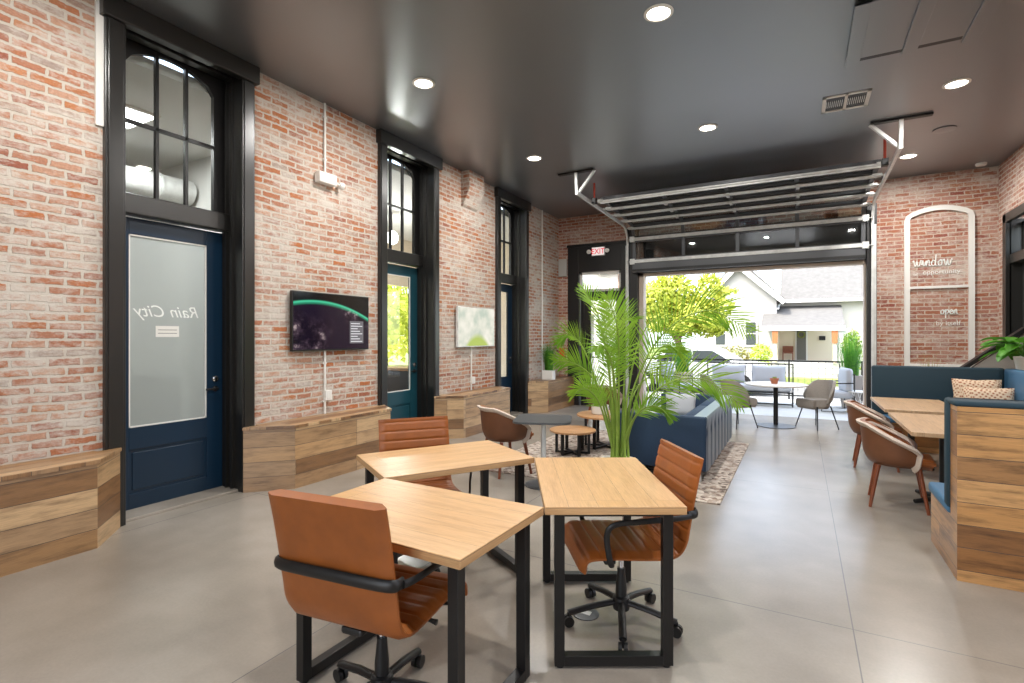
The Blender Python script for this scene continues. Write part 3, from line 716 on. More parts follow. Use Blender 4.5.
# ------------------------------------------------------------------ overhead garage door
t = thing('garage_door', 'open sectional glass garage door lifted on steel tracks under the ceiling', 'garage door')
xl, xr = -3.2, 1.02
prof = [(9.12, 4.12), (9.62, 4.09), (10.12, 4.07), (10.62, 4.05), (11.08, 3.98), (11.22, 3.7), (11.24, 3.22)]
def sec(p, q, k, gm):
    P, Q = Vector((0, p[0], p[1])), Vector((0, q[0], q[1])); d = (Q-P).normalized(); n_ = Vector((0, -d.z, d.y))
    X = Vector((1, 0, 0)); mbf = MB()
    a, b = P+d*.035, Q-d*.035
    for c in (a, b): mbf.tube([c+X*xl, c+X*xr], 1, 4, flat=(.045, .035))
    for i in range(5):
        x = lerp(xl+.03, xr-.03, i/4); mbf.tube([a+X*x, b+X*x], 1, 4, flat=(.045, .035))
    s_ = mbf.build('door_section', 'grey_al', t)
    mg = MB(); c = [a+X*xl, a+X*xr, b+X*xr, b+X*xl]; v = [mg.b.verts.new(w) for w in c]+[mg.b.verts.new(w+n_*.008) for w in c]
    for f in ((0, 1, 2, 3), (7, 6, 5, 4), (0, 4, 5, 1), (1, 5, 6, 2), (2, 6, 7, 3), (3, 7, 4, 0)): mg.b.faces.new([v[i] for i in f])
    mg.build('glass_pane', gm, s_)
for k in range(6): sec(prof[k], prof[k+1], k, 'glassg')
for k, (y, z) in enumerate(prof):
    mb = MB(); o = {0: -.05, 6: 0}.get(k, 0)
    if k < 5: mb.box(xl, xr, y-.045, y+.045, z-.075, z-.045, .006); mb.box(xl, xr, y-.012, y+.012, z-.1 if k in (0,) else z-.085, z-.05)
    else: mb.box(xl, xr, y-.085, y-.05, z-.035, z+.035, .006)
    mb.build('strut', 'galv', t)
    for s, x in ((-1, xl), (1, xr)):
        mb = MB()
        if k < 5: mb.box(x-.06, x+.06, y-.06, y+.06, z-.07, z-.03, .004); mb.tube([(x, y, z-.05), (x+s*.12, y, z-.05)], .01)
        else: mb.box(x-.05, x+.05, y-.09, y-.03, z-.06, z+.06, .004); mb.tube([(x, y-.05, z), (x+s*.12, y-.05, z)], .01)
        mb.lathe([(.025, -.01), (.025, .01)], 12, (x+s*.11, y-(.05 if k > 4 else 0), z-(.05 if k < 5 else 0)), 'x')
        mb.build('roller_hinge', 'galv', t)
for k in (1, 2, 3):                              # small mid hinges along the first struts
    for i in (1, 2, 3):
        x = lerp(xl, xr, i/4); mb = MB(); mb.box(x-.025, x+.025, prof[k][0]-.08, prof[k][0]+.08, prof[k][1]-.1, prof[k][1]-.05, .003); mb.build('hinge', 'galv', t)
mb = MB(); mb.box(xl, xr, YF-.12, YF-.04, 2.98, 3.2, .006); mb.build('bottom_rail', 'grey_al', t)
mb = MB(); mb.box(xl, xr, YF-.14, YF-.12, 3.0, 3.05, .003); mb.build('weather_strip', 'plastic', t)
for x in (-3.32, 1.13):
    s = 1 if x > 0 else -1; mb = MB()
    path = [(x, YF-.06, .02), (x, YF-.06, 3.62)]+[(x, YF-.06-.34*(1-math.cos(a)), 3.62+.36*math.sin(a)) for a in (.3, .6, .9, 1.2, 1.5)]+[(x, 8.25, 4.03)]
    mb.tube(path, 1, 4, flat=(.028, .038)); mb.build('track', 'galv', t, 0)
    mb = MB(); mb.box(min(x, x+s*.06), max(x, x+s*.06), YF-.02, YF, .1, 3.6); mb.build('track_angle', 'galv', t)
    mb = MB(); mb.bar((x, 8.27, 4.0), (x, 8.22, H-.02), .045); mb.bar((x, 8.3, 4.02), (x+.33*(1 if x < 0 else -1), 8.24, H-.02), .04); mb.build('hanger', 'galv', t)
    mb = MB(); mb.box(x-.32, x+.32, 8.19, 8.27, H-.025, H-.001); mb.build('ceiling_bracket', 'plastic', t)
    mb = MB(); mb.tube([(x-s*.1, 8.85, 4.05), (x-s*.1, 8.84, 4.33)], .018, 8); mb.build('red_bumper', 'red', t)
    mb = MB(); mb.box(x-s*.1-.04, x-s*.1+.04, 8.8, 8.9, 3.96, 4.06, .006); mb.build('bumper_bracket', 'plastic', t)

# ------------------------------------------------------------------ plank benches along the left wall
def plank_bench(y0, y1, f0, f1, c0, c1, label, full_end=False):
    t = thing('plank_bench', label, 'bench', (XL, 0, 0), group='reclaimed plank benches along the left wall')
    d = .4; e = .004; g = .06                    # the ends run in front of the door casings
    w0, w1 = c0, c1
    def poly(o, z):
        if y0 < 0: return [(e, y0), (d+o, y0), (d+o, f1+o), (g, y1+o), (g, w1), (e, w1)]
        if full_end: return [(e, w0), (g, w0), (g, y0-o), (d+o, f0-o), (d+o, y1), (e, y1)]
        return [(e, w0), (g, w0), (g, y0-o), (d+o, f0-o), (d+o, f1+o), (g, y1+o), (g, w1), (e, w1)]
    body, top = poly(0, 0), poly(.012, 0)
    mb = MB(); mb.prism(body, 0, .63); mb.build('plank_front', 'wood_l', t)
    mb = MB(); mb.prism(top, .63, .662, .003); mb.build('seat_top', 'wood_l', t, uvrot=1)
plank_bench(-1.5, 2.2, 0, 1.9, 0, 2.04, 'reclaimed plank bench at the left edge beside the first blue door')
plank_bench(3.29, 5.32, 3.64, 5.08, 3.465, 5.235, 'reclaimed plank bench below the dark wall television')
plank_bench(6.44, 8.42, 6.74, 8.22, 6.625, 8.335, 'reclaimed plank bench below the pale wall television')
plank_bench(9.6, 11.28, 9.86, 11.28, 9.705, 11.28, 'short plank bench in the far left corner with the potted grass on it', True)

# ------------------------------------------------------------------ desks
def desk(cx, cy, rz, label):
    t = thing('work_desk', label, 'desk', (cx, cy, 0), rz, 'maple desks set in a triangle')
    mb = MB(); mb.box(-.5, .5, -.333, .333, .748, .786, .003); mb.build('desktop', 'desk', t)
    for s in (-1, 1):
        mb = MB(); x = s*.43; w = .048; a = .235
        mb.box(x-w/2, x+w/2, -a-w, -a, .012, .747, .002); mb.box(x-w/2, x+w/2, a, a+w, .012, .747, .002)
        mb.box(x-w/2, x+w/2, -a, a, .012, .012+w, .002); mb.box(x-w/2, x+w/2, -a, a, .725, .747, .002)
        for y in (-a-.02, a+.02): mb.lathe([(.018, 0), (.018, .013)], 12, (x, y, 0))
        mb.build('leg_frame', 'blackmetal', t)
    return t
KD = .952; P1, P2, P3 = Vector((-1.10, 2.31))*KD, Vector((-1.61, 3.22))*KD, Vector((-2.15, 2.33))*KD
def desk_on(a, b, label):
    d = (b-a).normalized(); n = Vector((d.y, -d.x)); m = (a+b)/2
    cen = (P1+P2+P3)/3
    if (m-cen).dot(n) < 0: n = -n
    c = m+n*.336; desk(c.x, c.y, math.atan2(d.y, d.x), label); return m, n
mA = desk_on(P3, P1, 'maple desk on black legs nearest the camera with the office chair at its near side')
mB = desk_on(P3, P2, 'maple desk on black legs furthest left, chair back showing beyond it')
mC = desk_on(P1, P2, 'maple desk on black legs at right in front of the palm')

# ------------------------------------------------------------------ office chairs
def office_chair(loc, rz, label):
    t = thing('office_chair', label, 'office chair', loc, rz, 'cognac leather office chairs at the desks')
    W = .268
    prof = smooth([(.27, .395), (.265, .435), (.235, .46), (.12, .462), (-.06, .452), (-.17, .452), (-.225, .475), (-.258, .53), (-.272, .6), (-.292, .71), (-.318, .84), (-.345, .955)], 8)
    prof = [Vector((p.x, p.y)) for p in smooth([(q.x, q.y, 0) for q in prof], 2)]
    L = [0]
    for p, q in zip(prof, prof[1:]): L.append(L[-1]+(q-p).length)
    nrm = []
    for i in range(len(prof)):
        d = (prof[min(i+1, len(prof)-1)]-prof[max(i-1, 0)]).normalized(); nrm.append(Vector((-d.y, d.x)))   # left of travel
    # travel goes backwards then up: inner side (towards the sitter) is to the right
    def sheet(i0, i1, inner):
        def f(u, v):
            x = i0+(i1-i0)*u; i = min(int(x), len(prof)-2); r = x-i
            p = prof[i].lerp(prof[i+1], r); n = nrm[i].lerp(nrm[i+1], r); s = lerp(L[i], L[i+1], r)
            edge = abs(2*v-1); ex = max(0, (edge-.93)/.07)
            th = .019*(1-.75*ex*ex)
            if inner:
                rib = abs(math.sin(PI*s/.068)); th += .007*min(1, rib*2.2)*(1-ex)
                q = p-n*th
            else: q = p+n*th
            return Vector(((2*v-1)*W, q.x, q.y))
        return f
    nb = next(i for i, p in enumerate(prof) if p.x < -.2)
    for nm, a, b in (('seat', 0, nb), ('backrest', nb, len(prof)-1)):
        mb = MB(); mb.solid(sheet(a, b, True), sheet(a, b, False), 110, 16)
        mb.build(nm, 'leather', t, 50)
    # arm loops with the black band behind the back
    mb = MB(); mb.tube(smooth([(-W-.012, -.26, .675), (-W+.02, -.314, .68), (0, -.328, .685), (W-.02, -.314, .68), (W+.012, -.26, .675)], 6), 1, 8, flat=(.012, .022)); mb.build('back_band', 'plastic', t, 50)
    for s in (-1, 1):
        x = s*(W+.022)
        mb = MB(); mb.tube(smooth([(x, -.27, .675), (x+s*.012, -.2, .67), (x+s*.015, .0, .66), (x+s*.014, .1, .655), (x+s*.01, .155, .63), (x, .165, .57), (x, .15, .47), (x-s*.03, .13, .425), (x-s*.12, .12, .415)], 6), 1, 8, flat=(.008, .015))
        mb.build('armrest', 'plastic', t, 50)
    mb = MB(); mb.box(-.1, .1, -.13, .14, .38, .43, .015); mb.box(-.2, .2, .09, .15, .405, .43, .008); mb.box(-.05, .05, -.2, -.1, .40, .43, .01); mb.build('seat_mechanism', 'plastic', t)
    mb = MB(); mb.tube([(.09, .02, .4), (.2, .03, .395), (.25, .03, .39)], [.006, .006, .012]); mb.build('lever', 'plastic', t, 40)
    mb = MB(); mb.lathe([(.0145, .1), (.0145, .39)], 16); mb.build('gas_column', 'chrome', t, 40)
    mb = MB(); mb.lathe([(.032, .13), (.03, .2), (.022, .28), (.022, .3)], 16); mb.build('column_cover', 'plastic', t, 40)
    mb = MB(); mb.lathe([(.045, .075), (.05, .1), (.045, .14), (.03, .15)], 20); b = mb.build('base_hub', 'plastic', t, 40)
    for k in range(5):
        a = k*2*PI/5+.35; c, s_ = math.cos(a), math.sin(a)
        mb = MB(); mb.tube([(c*.03, s_*.03, .115), (c*.16, s_*.16, .1), (c*.3, s_*.3, .072)], 1, 8, flat=(.02, .016)); lg = mb.build('base_leg', 'plastic', t, 50)
        mb = MB()
        px, py = c*.3, s_*.3; tx, ty = -s_, c; R_ = .028
        for q in (-.014, .014):
            rings = []
            for w in (-.009, .009):
                rings.append([mb.b.verts.new((px+tx*(q+w)+c*R_*math.cos(j*PI/8), py+ty*(q+w)+s_*R_*math.cos(j*PI/8), R_+R_*math.sin(j*PI/8))) for j in range(16)])
            for j in range(16): mb.b.faces.new((rings[0][j], rings[0][(j+1) % 16], rings[1][(j+1) % 16], rings[1][j]))
            mb.b.faces.new(rings[0][::-1]); mb.b.faces.new(rings[1])
        mb.tube([(px, py, .03), (px, py, .075)], .007, 8)
        mb.build('caster', 'plastic', lg, 40)
    return t
def facing(n): return math.atan2(-n.x, n.y) # local +y to direction n
c1 = office_chair((-1.555, 1.665, 0), .12, 'cognac leather office chair in the foreground, its back to the camera')
dB = -mB[1]; bB = mB[0]+mB[1]*.74
c2 = dup(c1, 'cognac leather office chair beyond the left desk, only its ribbed back showing', (-2.34, 2.93, 0), facing(Vector((.78, -.62))))
dC = Vector((-.82, -.57))
c1.scale = (1, 1, 1)
c3 = dup(c1, 'cognac leather office chair seen from the side, tucked under the right desk', (-.87, 2.82, 0), facing(dC))
c1.scale = (1, 1, 1.035)
t = thing('floor_outlet', 'round dark metal floor outlet cover under the right desk', 'floor outlet', (-1.07, 2.8, 0))
mb = MB(); mb.lathe([(.075, 0), (.075, .004), (.06, .007)], 24); mb.build('cover_plate', 'grey_al', t, 40)
mb = MB(); mb.box(-.03, .03, -.02, .02, .007, .009); mb.build('flap', 'galv', t)

# ------------------------------------------------------------------ shell chairs (bucket shell wrapped round the seat)
def shell_chair(name, label, cat, loc, rz, group, inner, outer, rimm, seatm, legm, arm_z=.62, back_z=.8, half=2.15, wood=True, a=.29, b=.28, zb=.40, st=.065):
    t = thing(name, label, cat, loc, rz, group)
    def top(th):
        if wood:
            k = min(1, max(0, (1-math.cos(min(abs(th), half)))/(1-math.cos(half))-.12)/.88); return lerp(back_z, arm_z, k)-.03*max(0, (abs(th)-half+.25)/.25)**2
        k = min(1, max(0, (abs(th)-.5)/(half-.5))); return lerp(back_z, arm_z, k**2.2)
    def f(off, drop=0):
        def g(u, v):
            th = (2*u-1)*half
            z0, z1 = zb, top(th)
            z = lerp(z0, z1, v)
            k = lerp(.9 if wood else .8, 1.06, v**.7)
            rr = 1+.0*v
            x = (a-off)*math.sin(th)*k*rr; y = -(b-off)*math.cos(th)*k
            if abs(th) > 1.9: y += 0
            if v < .3: kk = 1-((.3-v)/.3)**2*.12; x *= kk; y *= kk
            return Vector((x, y, z))
        return g
    mb = MB(); mb.solid(f(.0), f(.012), 44, 10); mb.build('outer_shell', outer, t, 60)
    mb = MB(); mb.solid(f(.013), f(.042), 44, 10); mb.build('inner_shell', inner, t, 60)
    fo = f(.012)
    edge = [fo(.012, v/8*.9) for v in range(0, 8)]+[fo(.01+.98*u/44, .93) for u in range(45)]+[fo(.988, .9-.9*v/8) for v in range(1, 9)]
    if rimm:
        mb = MB(); mb.tube(edge, 1, 8, flat=(.022, .05)); mb.build('rim', rimm, t, 60)
    pts = []
    for k in range(33):
        th = -2.35+4.7*k/32; pts.append(((a-.055)*math.sin(th)*.92, -(b-.05)*math.cos(th)*.92))
    pts = [(x*1.0, y+.0) for x, y in pts]+[(.2, .27), (-.2, .27)]
    mb = MB(); mb.prism(pts, .41 if wood else .37, .41+st, .018); mb.build('seat_cushion', seatm, t, 50)
    pts2 = [(x*.86, y*.9) for x, y in pts]
    mb = MB(); mb.prism(pts2, .385 if wood else .35, .41 if wood else .37); mb.build('seat_base', outer, t, 50)
    for sx in (-1, 1):
        for sy in (-1, 1):
            mb = MB()
            if wood: mb.tube([(sx*.16, sy*.15, .39), (sx*.215, sy*.215, 0)], [.022, .014], 10)
            else: mb.tube([(sx*.15, sy*.14, .39), (sx*.235, sy*.225, 0)], [.011, .009], 8)
            mb.build('leg', legm, t, 50)
    return t
L1 = shell_chair('tub_armchair', 'brown leather tub armchair with cream rim, nearest chair at the booth tables', 'armchair', (.8, 6.05, 0), -PI/2-.08, 'brown tub armchairs', 'leather', 'leatherd', 'cream', 'leather', 'walnut', .56, .775)
dup(L1, 'brown leather tub armchair with cream rim behind the nearer one at the far booth table', (.8, 7.72, 0), -PI/2-.05)
dup(L1, 'brown leather tub armchair at left, half under the dark grey square table', (-2.99, 5.24, .012), -.5)
dup(L1, 'brown leather tub armchair behind the palm beyond the coffee tables, facing the room', (-3.0, 8.66, 0), 3.0+PI)
G1 = shell_chair('grey_shell_chair', 'grey upholstered chair with wrap-around back left of the white round table', 'chair', (-.97, 9.95, 0), -.75, 'grey chairs at the round table', 'greyfab', 'greyfab', None, 'greyfab', 'blackmetal', .56, .83, 1.6, False, .27, .27, .42, .1)
dup(G1, 'grey upholstered chair with wrap-around back right of the white round table', (.25, 10.45, 0), 2.35)
dup(G1, 'grey upholstered chair further back, left behind the white round table', (-1.5, 11.1, 0), -1.2)

# ------------------------------------------------------------------ tables
t = thing('round_table', 'white round pedestal table in front of the open garage door', 'table', (-.38, 10.33, 0))
mb = MB(); mb.lathe([(.5, .725), (.51, .735), (.51, .75), (.5, .755)], 48); mb.build('tabletop', 'ceramic', t, 40)
mb = MB(); mb.lathe([(.038, .02), (.038, .71), (.09, .715), (.09, .725)], 20); mb.build('pole', 'plastic', t, 40)
mb = MB(); mb.lathe([(.31, 0), (.31, .012), (.05, .028)], 40); mb.build('base_plate', 'grey_al', t, 40)
t = thing('small_plant_pot', 'little terracotta pot on the white round table', 'pot', (-.4, 10.3, .755))
mb = MB(); mb.lathe([(.05, 0), (.07, .075), (.075, .08), (.075, .095), (.06, .095)], 20); mb.build('pot', 'terra', t, 40)
mb = MB()
for k in range(14):
    a = k*2.4; r = .04*(k % 4)/3; mb.tube([(r*math.cos(a), r*math.sin(a), .09), (r*1.3*math.cos(a), r*1.3*math.sin(a), .12)], [.012, .004], 6)
mb.build('succulent', 'shrubg', t)

t = thing('square_table', 'dark grey rounded-square table on a steel pole beside the left armchair', 'table', (-2.4, 5.02, 0), .35)
rs = []
for qx, qy, a0 in ((1, 1, 0), (-1, 1, PI/2), (-1, -1, PI), (1, -1, 1.5*PI)):
    for k in range(7): rs.append((qx*.2+.1*math.cos(a0+k*PI/12), qy*.2+.1*math.sin(a0+k*PI/12)))
mb = MB(); mb.prism(rs, .69, .712, .003); mb.build('tabletop', 'greytop', t, 40)
mb = MB(); mb.lathe([(.028, .01), (.028, .68), (.08, .685), (.08, .69)], 18); mb.build('pole', 'galv', t, 40)
mb = MB(); mb.lathe([(.2, 0), (.2, .01), (.04, .02)], 32); mb.build('base_plate', 'grey_al', t, 40)
def coffee(name, loc, r, h, label):
    t = thing(name, label, 'coffee table', loc)
    mb = MB(); mb.lathe([(r-.01, h-.03), (r, h-.025), (r, h-.004), (r-.01, h)], 40); mb.build('tabletop', 'oak', t, 40)
    q = r*.7
    for k in range(6):
        a = k*PI/3+.25; c, s = math.cos(a), math.sin(a)
        mb = MB(); mb.box(q-.018, q+.018, -.018, .018, .01, h-.03, .002, Matrix.Rotation(a, 4, 'Z')); mb.build('leg', 'blackmetal', t)
    for z0, z1 in ((.01, .035), (h-.05, h-.031)):
        mb = MB()
        for k in range(3): mb.box(-q, q, -.014, .014, z0, z1, .002, Matrix.Rotation(k*PI/3+.25, 4, 'Z'))
        mb.build('cross_frame', 'blackmetal', t)
    return t
coffee('coffee_table', (-2.68, 6.52, .012), .31, .33, 'smaller, lower round oak coffee table with black cage legs')
coffee('coffee_table', (-2.42, 7.15, .012), .42, .47, 'larger, taller round oak coffee table carrying the white planter')

def booth_table(y0, y1, label):
    t = thing('booth_table', label, 'table', (1.2, (y0+y1)/2, 0), 0, 'pale oak booth tables')
    h = (y1-y0)/2
    mb = MB(); mb.box(-.35, .4, -h, h, .715, .752, .003); mb.build('tabletop', 'tabl', t, uvrot=1)
    mb = MB(); mb.lathe([(.035, .03), (.035, .7), (.1, .705), (.1, .715)], 18); mb.build('pole', 'plastic', t, 40)
    mb = MB()
    for a in range(4):
        mb.tube([(0, 0, .045), (math.cos(a*PI/2+.6)*.3, math.sin(a*PI/2+.6)*.3, .02)], [.03, .018], 10)
    mb.build('base', 'plastic', t, 40)
booth_table(5.66, 7.04, 'pale oak booth table nearer the camera')
booth_table(7.3, 8.72, 'pale oak booth table further away by the dark teal bench back')

# ------------------------------------------------------------------ booth seating
t = thing('booth_bench', 'near booth bench with a tall plank-clad back and blue seat', 'booth bench', (0, 0, 0))
mb = MB(); mb.box(.89, 2.83, 4.35, 4.52, 0, 1.13); mb.box(.89, 2.83, 4.52, 5.12, 0, .38); mb.build('plank_body', 'wood_d', t)
mb = MB(); mb.box(.875, 2.83, 4.345, 4.6, 1.13, 1.165, .012); mb.box(.872, 2.83, 4.52, 4.62, .42, 1.165, .02); mb.build('back_cushion', 'teal', t, 50)
mb = MB(); mb.box(.875, 2.83, 4.53, 5.14, .38, .455, .02); mb.build('seat_cushion', 'blueseat', t, 50)
t = thing('booth_bench', 'far booth bench with a plain dark teal back behind the tables', 'booth bench', (0, 0, 0))
mb = MB(); mb.box(.95, 2.42, 8.95, 9.5, 0, .38); mb.box(.95, 2.42, 9.42, 9.5, .38, 1.12); mb.build('plank_body', 'wood_d', t)
mb = MB(); mb.box(.93, 2.4, 9.28, 9.42, .42, 1.16, .025); mb.build('back_cushion', 'teal', t, 50)
mb = MB(); mb.box(.93, 2.2, 8.93, 9.28, .38, .455, .02); mb.build('seat_cushion', 'blueseat', t, 50)
t = thing('booth_bench', 'light blue booth bench along the right wall between the other two', 'booth bench', (0, 0, 0))
mb = MB(); mb.box(1.8, 2.83, 5.15, 8.9, 0, .38); mb.box(2.5, 2.83, 5.15, 9.5, .38, 1.12); mb.build('plank_body', 'wood_d', t)
mb = MB(); mb.box(2.38, 2.5, 5.15, 9.27, .42, 1.16, .025); mb.build('back_cushion', 'blueseat', t, 50)
mb = MB(); mb.box(1.8, 2.38, 5.16, 8.92, .38, .455, .02); mb.build('seat_cushion', 'blueseat', t, 50)
def pillow(name, loc, rot, w, h, th, mat, label, group=None, cat='pillow'):
    mb = MB()
    def f(sg):
        def g(u, v):
            a, b = 2*u-1, 2*v-1
            e = max(0, (1-a**4)*(1-b**4))**.5
            px = 1-.06*(1-abs(b))*(a*a); pz = 1-.08*(1-abs(a))*(b*b)
            return Vector((a*w/2*px, sg*th/2*e, b*h/2*pz))
        return g
    mb.grid(f(1), 14, 10); mb.grid(f(-1), 14, 10); bmesh.ops.remove_doubles(mb.b, verts=mb.b.verts, dist=.0005)
    o = mb.build(name, mat, smooth=60); o.location = loc; o.rotation_euler = rot; return tag(o, label, cat, group)
pillow('throw_pillow', (2.07, 9.1, .8), (-.22, 0, .0), .52, .44, .14, 'pillow', 'beaded tan pillow behind, against the far teal booth back', 'patterned booth pillows')
pillow('throw_pillow', (2.12, 8.8, .73), (-.3, 0, -.06), .5, .42, .14, 'pillow', 'beaded tan pillow in front of the other on the far booth', 'patterned booth pillows')

# ------------------------------------------------------------------ sofa and rug
t = thing('tufted_sofa', 'navy tufted sofa standing on the flecked rug behind the palm', 'sofa', (-.87, 5.86, 0))
W_, D_ = 1.02, 2.44
def tuft(u, v):                                   # outer back face (towards +x)
    y = u*D_; z = lerp(.13, .72, v); x = 0
    n = 8; ph = (y/D_*n) % 1
    x -= .012*abs(math.cos(PI*ph))**10*(1 if z < .6 else max(0, (.7-z)/.1))
    for k in range(n+1):
        for zz in (.55,):
            d2 = ((y-k*D_/n)**2+(z-zz)**2); x -= .03*math.exp(-d2/.0007)
    ex = max(0, (z-.69)/.03); return Vector((x-.012*ex*ex, lerp(.03, D_-.03, u), z))
def flatf(u, v): return Vector((-.14, lerp(.03, D_-.03, u), lerp(.13, .72, v)))
mb = MB(); mb.solid(tuft, flatf, 160, 40); mb.build('back', 'navy_lit', t, 50)
mb = MB()
for k in range(1, 8): mb.lathe([(.011, -.03), (.011, -.02), (.006, -.016)], 10, (0, k*D_/8, .55), 'x')
mb.build('tuft_button', 'navy', t, 40)
for y in (0, D_-.14):
    mb = MB(); mb.box(-W_, -.012, y, y+.14, .13, .715, .02); mb.build('arm', 'navy', t, 50)
mb = MB(); mb.box(-W_+.02, -.142, .142, D_-.142, .13, .3, .01); mb.build('frame', 'navy', t, 50)
for k in range(2):
    y = .145+k*1.08; mb = MB(); mb.box(-W_, -.3, y, y+1.07, .3, .45, .03); mb.build('seat_cushion', 'navy', t, 50)
    mb = MB(); mb.box(-.3, -.145, y, y+1.07, .43, .7, .04); mb.build('back_cushion', 'navy', t, 50)
for x in (-W_+.08, -.09):
    for y in (.07, D_-.07):
        mb = MB(); mb.tube([(x, y, .135), (x+.015*(1 if x > -.5 else -1), y-.01, .013)], [.017, .01], 8); mb.build('leg', 'galv', t, 40)
pillow('sofa_pillow', (-1.5, 7.7, .6), (-.3, 0, .2), .42, .36, .14, 'whitefab', 'white pillow on the navy sofa behind the palm leaves')
mb = MB(); mb.box(-3.45, -.66, 5.22, 8.4, 0, .012, .004); tag(mb.build('area_rug', 'rug'), 'flecked beige and brown woven rug under the navy sofa', 'rug')

# ------------------------------------------------------------------ plants
def frond(mb, pts, n=34, leaf=.3, w=.016, droop=.35, spread=1.0, seed=0, start=.22, tw=0):
    rnd = random.Random(seed); P = smooth(pts, 10); N = len(P)
    for i in range(n):
        s = lerp(start, 1, (i+.5)/n); x = s*(N-1); k = min(int(x), N-2); p = P[k].lerp(P[k+1], x-k); d = (P[k+1]-P[k]).normalized()
        side = d.cross(Vector((0, 0, 1)))
        if side.length < .2: side = d.cross(Vector((.6, .8, .2)))
        side.normalize(); up = side.cross(d).normalized()
        side, up = side*math.cos(tw)+up*math.sin(tw), up*math.cos(tw)-side*math.sin(tw)
        l = leaf*(math.sin(PI*min(1, .2+.8*(s-start)/(1-start)))**.6)*(.85+.3*rnd.random())
        l = max(l, leaf*.3)
        for sg in (-1, 1):
            ang = lerp(1.1, .55, s)*spread+.15*(rnd.random()-.5)
            dd = (d*math.cos(ang)+side*sg*math.sin(ang)+up*.25).normalized()
            prev = None; wn = (dd.cross(up)).normalized(); ww = w*(.8+.4*rnd.random())
            q = p.copy(); M_ = 5; dr = droop*(.6+.8*rnd.random())
            for j in range(M_+1):
                f = j/M_; width = ww*(math.sin(PI*min(1, .12+f*.88))**.7 if f < 1 else 0.02)
                a, b = mb.b.verts.new(q-wn*width/2), mb.b.verts.new(q+wn*width/2)
                if prev: mb.b.faces.new((prev[0], prev[1], b, a))
                prev = (a, b); dd = (dd+Vector((0, 0, -dr/M_))).normalized(); q = q+dd*(l/M_)
def palm():
    base = Vector((-1.66, 5.3, 0))
    t = thing('areca_palm', 'tall areca palm with arching green fronds in front of the navy sofa', 'potted palm', base)
    mb = MB(); mb.lathe([(.14, .012), (.17, .03), (.19, .28), (.2, .3), (.18, .3), (.17, .27)], 28); mb.build('pot', 'ceramic', t, 40)
    mb = MB(); mb.lathe([(.17, .25), (.165, .265)], 24); mb.build('soil', 'soil', t)
    Rv, Fv = Vector((.8746, .4848, 0)), Vector((-.4848, .8746, 0)); px = 5.46/520
    def W(u, v, d=0): return Rv*((u-623)*px)+Fv*d+Vector((0, 0, 1.58-(v-337)*px))-Vector((0, 0, 0))
    F = [  # root, mids.., tip in (u, v, depth offset)
        ([(618, 465, 0), (614, 380, 0), (604, 320, .02), (588, 286, .1)], .27),
        ([(622, 465, 0), (621, 380, -.1), (618, 330, -.2), (606, 298, -.3)], .3),
        ([(626, 465, 0), (628, 390, 0), (632, 340, .1), (630, 302, .15)], .28),
        ([(627, 465, 0), (636, 390, -.05), (662, 335, -.15), (700, 312, -.3), (738, 332, -.4)], .36),
        ([(626, 465, 0), (634, 395, .1), (648, 345, .25), (668, 318, .4), (690, 318, .6)], .3),
        ([(628, 465, 0), (637, 415, -.1), (660, 382, -.3), (692, 376, -.45), (722, 398, -.55)], .34),
        ([(624, 465, 0), (632, 420, .1), (650, 388, .3), (676, 378, .5), (700, 388, .6)], .28),
        ([(619, 465, 0), (612, 410, .05), (598, 378, .1), (580, 364, .15), (560, 362, .2)], .24),
        ([(618, 465, 0), (608, 420, -.1), (598, 396, -.2), (585, 386, -.25), (574, 392, -.3)], .2),
        ([(620, 465, 0), (608, 400, .15), (592, 350, .3), (578, 335, .4), (566, 345, .45)], .22),
        ([(622, 465, 0), (617, 400, -.2), (608, 360, -.4), (598, 345, -.5), (590, 350, -.6)], .24),
        ([(625, 465, 0), (640, 400, .0), (652, 360, -.1), (664, 345, -.2), (676, 352, -.3)], .28),
        ([(624, 465, 0), (622, 400, .2), (625, 350, .35), (640, 320, .5), (655, 318, .6)], .28),
        ([(624, 465, 0), (630, 425, -.15), (640, 405, -.3), (652, 402, -.4), (662, 412, -.45)], .2),
        ([(621, 465, 0), (616, 400, .0), (613, 350, .05), (610, 315, .1)], .26),
    ]
    TW = [.5, -.6, .7, 1.15, .9, 1.2, .8, -1.1, -.9, -.8, .6, 1.0, .5, 1.0, -.4]
    for i, (pts, lf) in enumerate(F):
        P = [W(*p) for p in pts]
        P[0] = Vector((P[0].x*.6, P[0].y*.6, .27))
        st = MB(); sp = smooth(P, 8); st.tube(sp, [lerp(.014, .003, k/(len(sp)-1)) for k in range(len(sp))], 6)
        s = st.build('stem', 'stem', t, 60)
        mb = MB(); frond(mb, P, n=36, leaf=lf*1.12, w=.0125, droop=.4, seed=i, start=.38, tw=TW[i]); mb.build('frond', 'palm', s, fixn=False)
    for k in range(10):                          # bare canes at the foot
        a = k*2.4; r = .05+.05*(k % 3)/2
        mb = MB(); mb.tube(smooth([(r*math.cos(a), r*math.sin(a), .26), (r*.9*math.cos(a), r*.9*math.sin(a), .62), (r*1.3*math.cos(a), r*1.3*math.sin(a), .95)], 5), [lerp(.016, .009, j/10) for j in range(11)], 8)
        mb.build('cane', 'stem', t, 60)
palm()
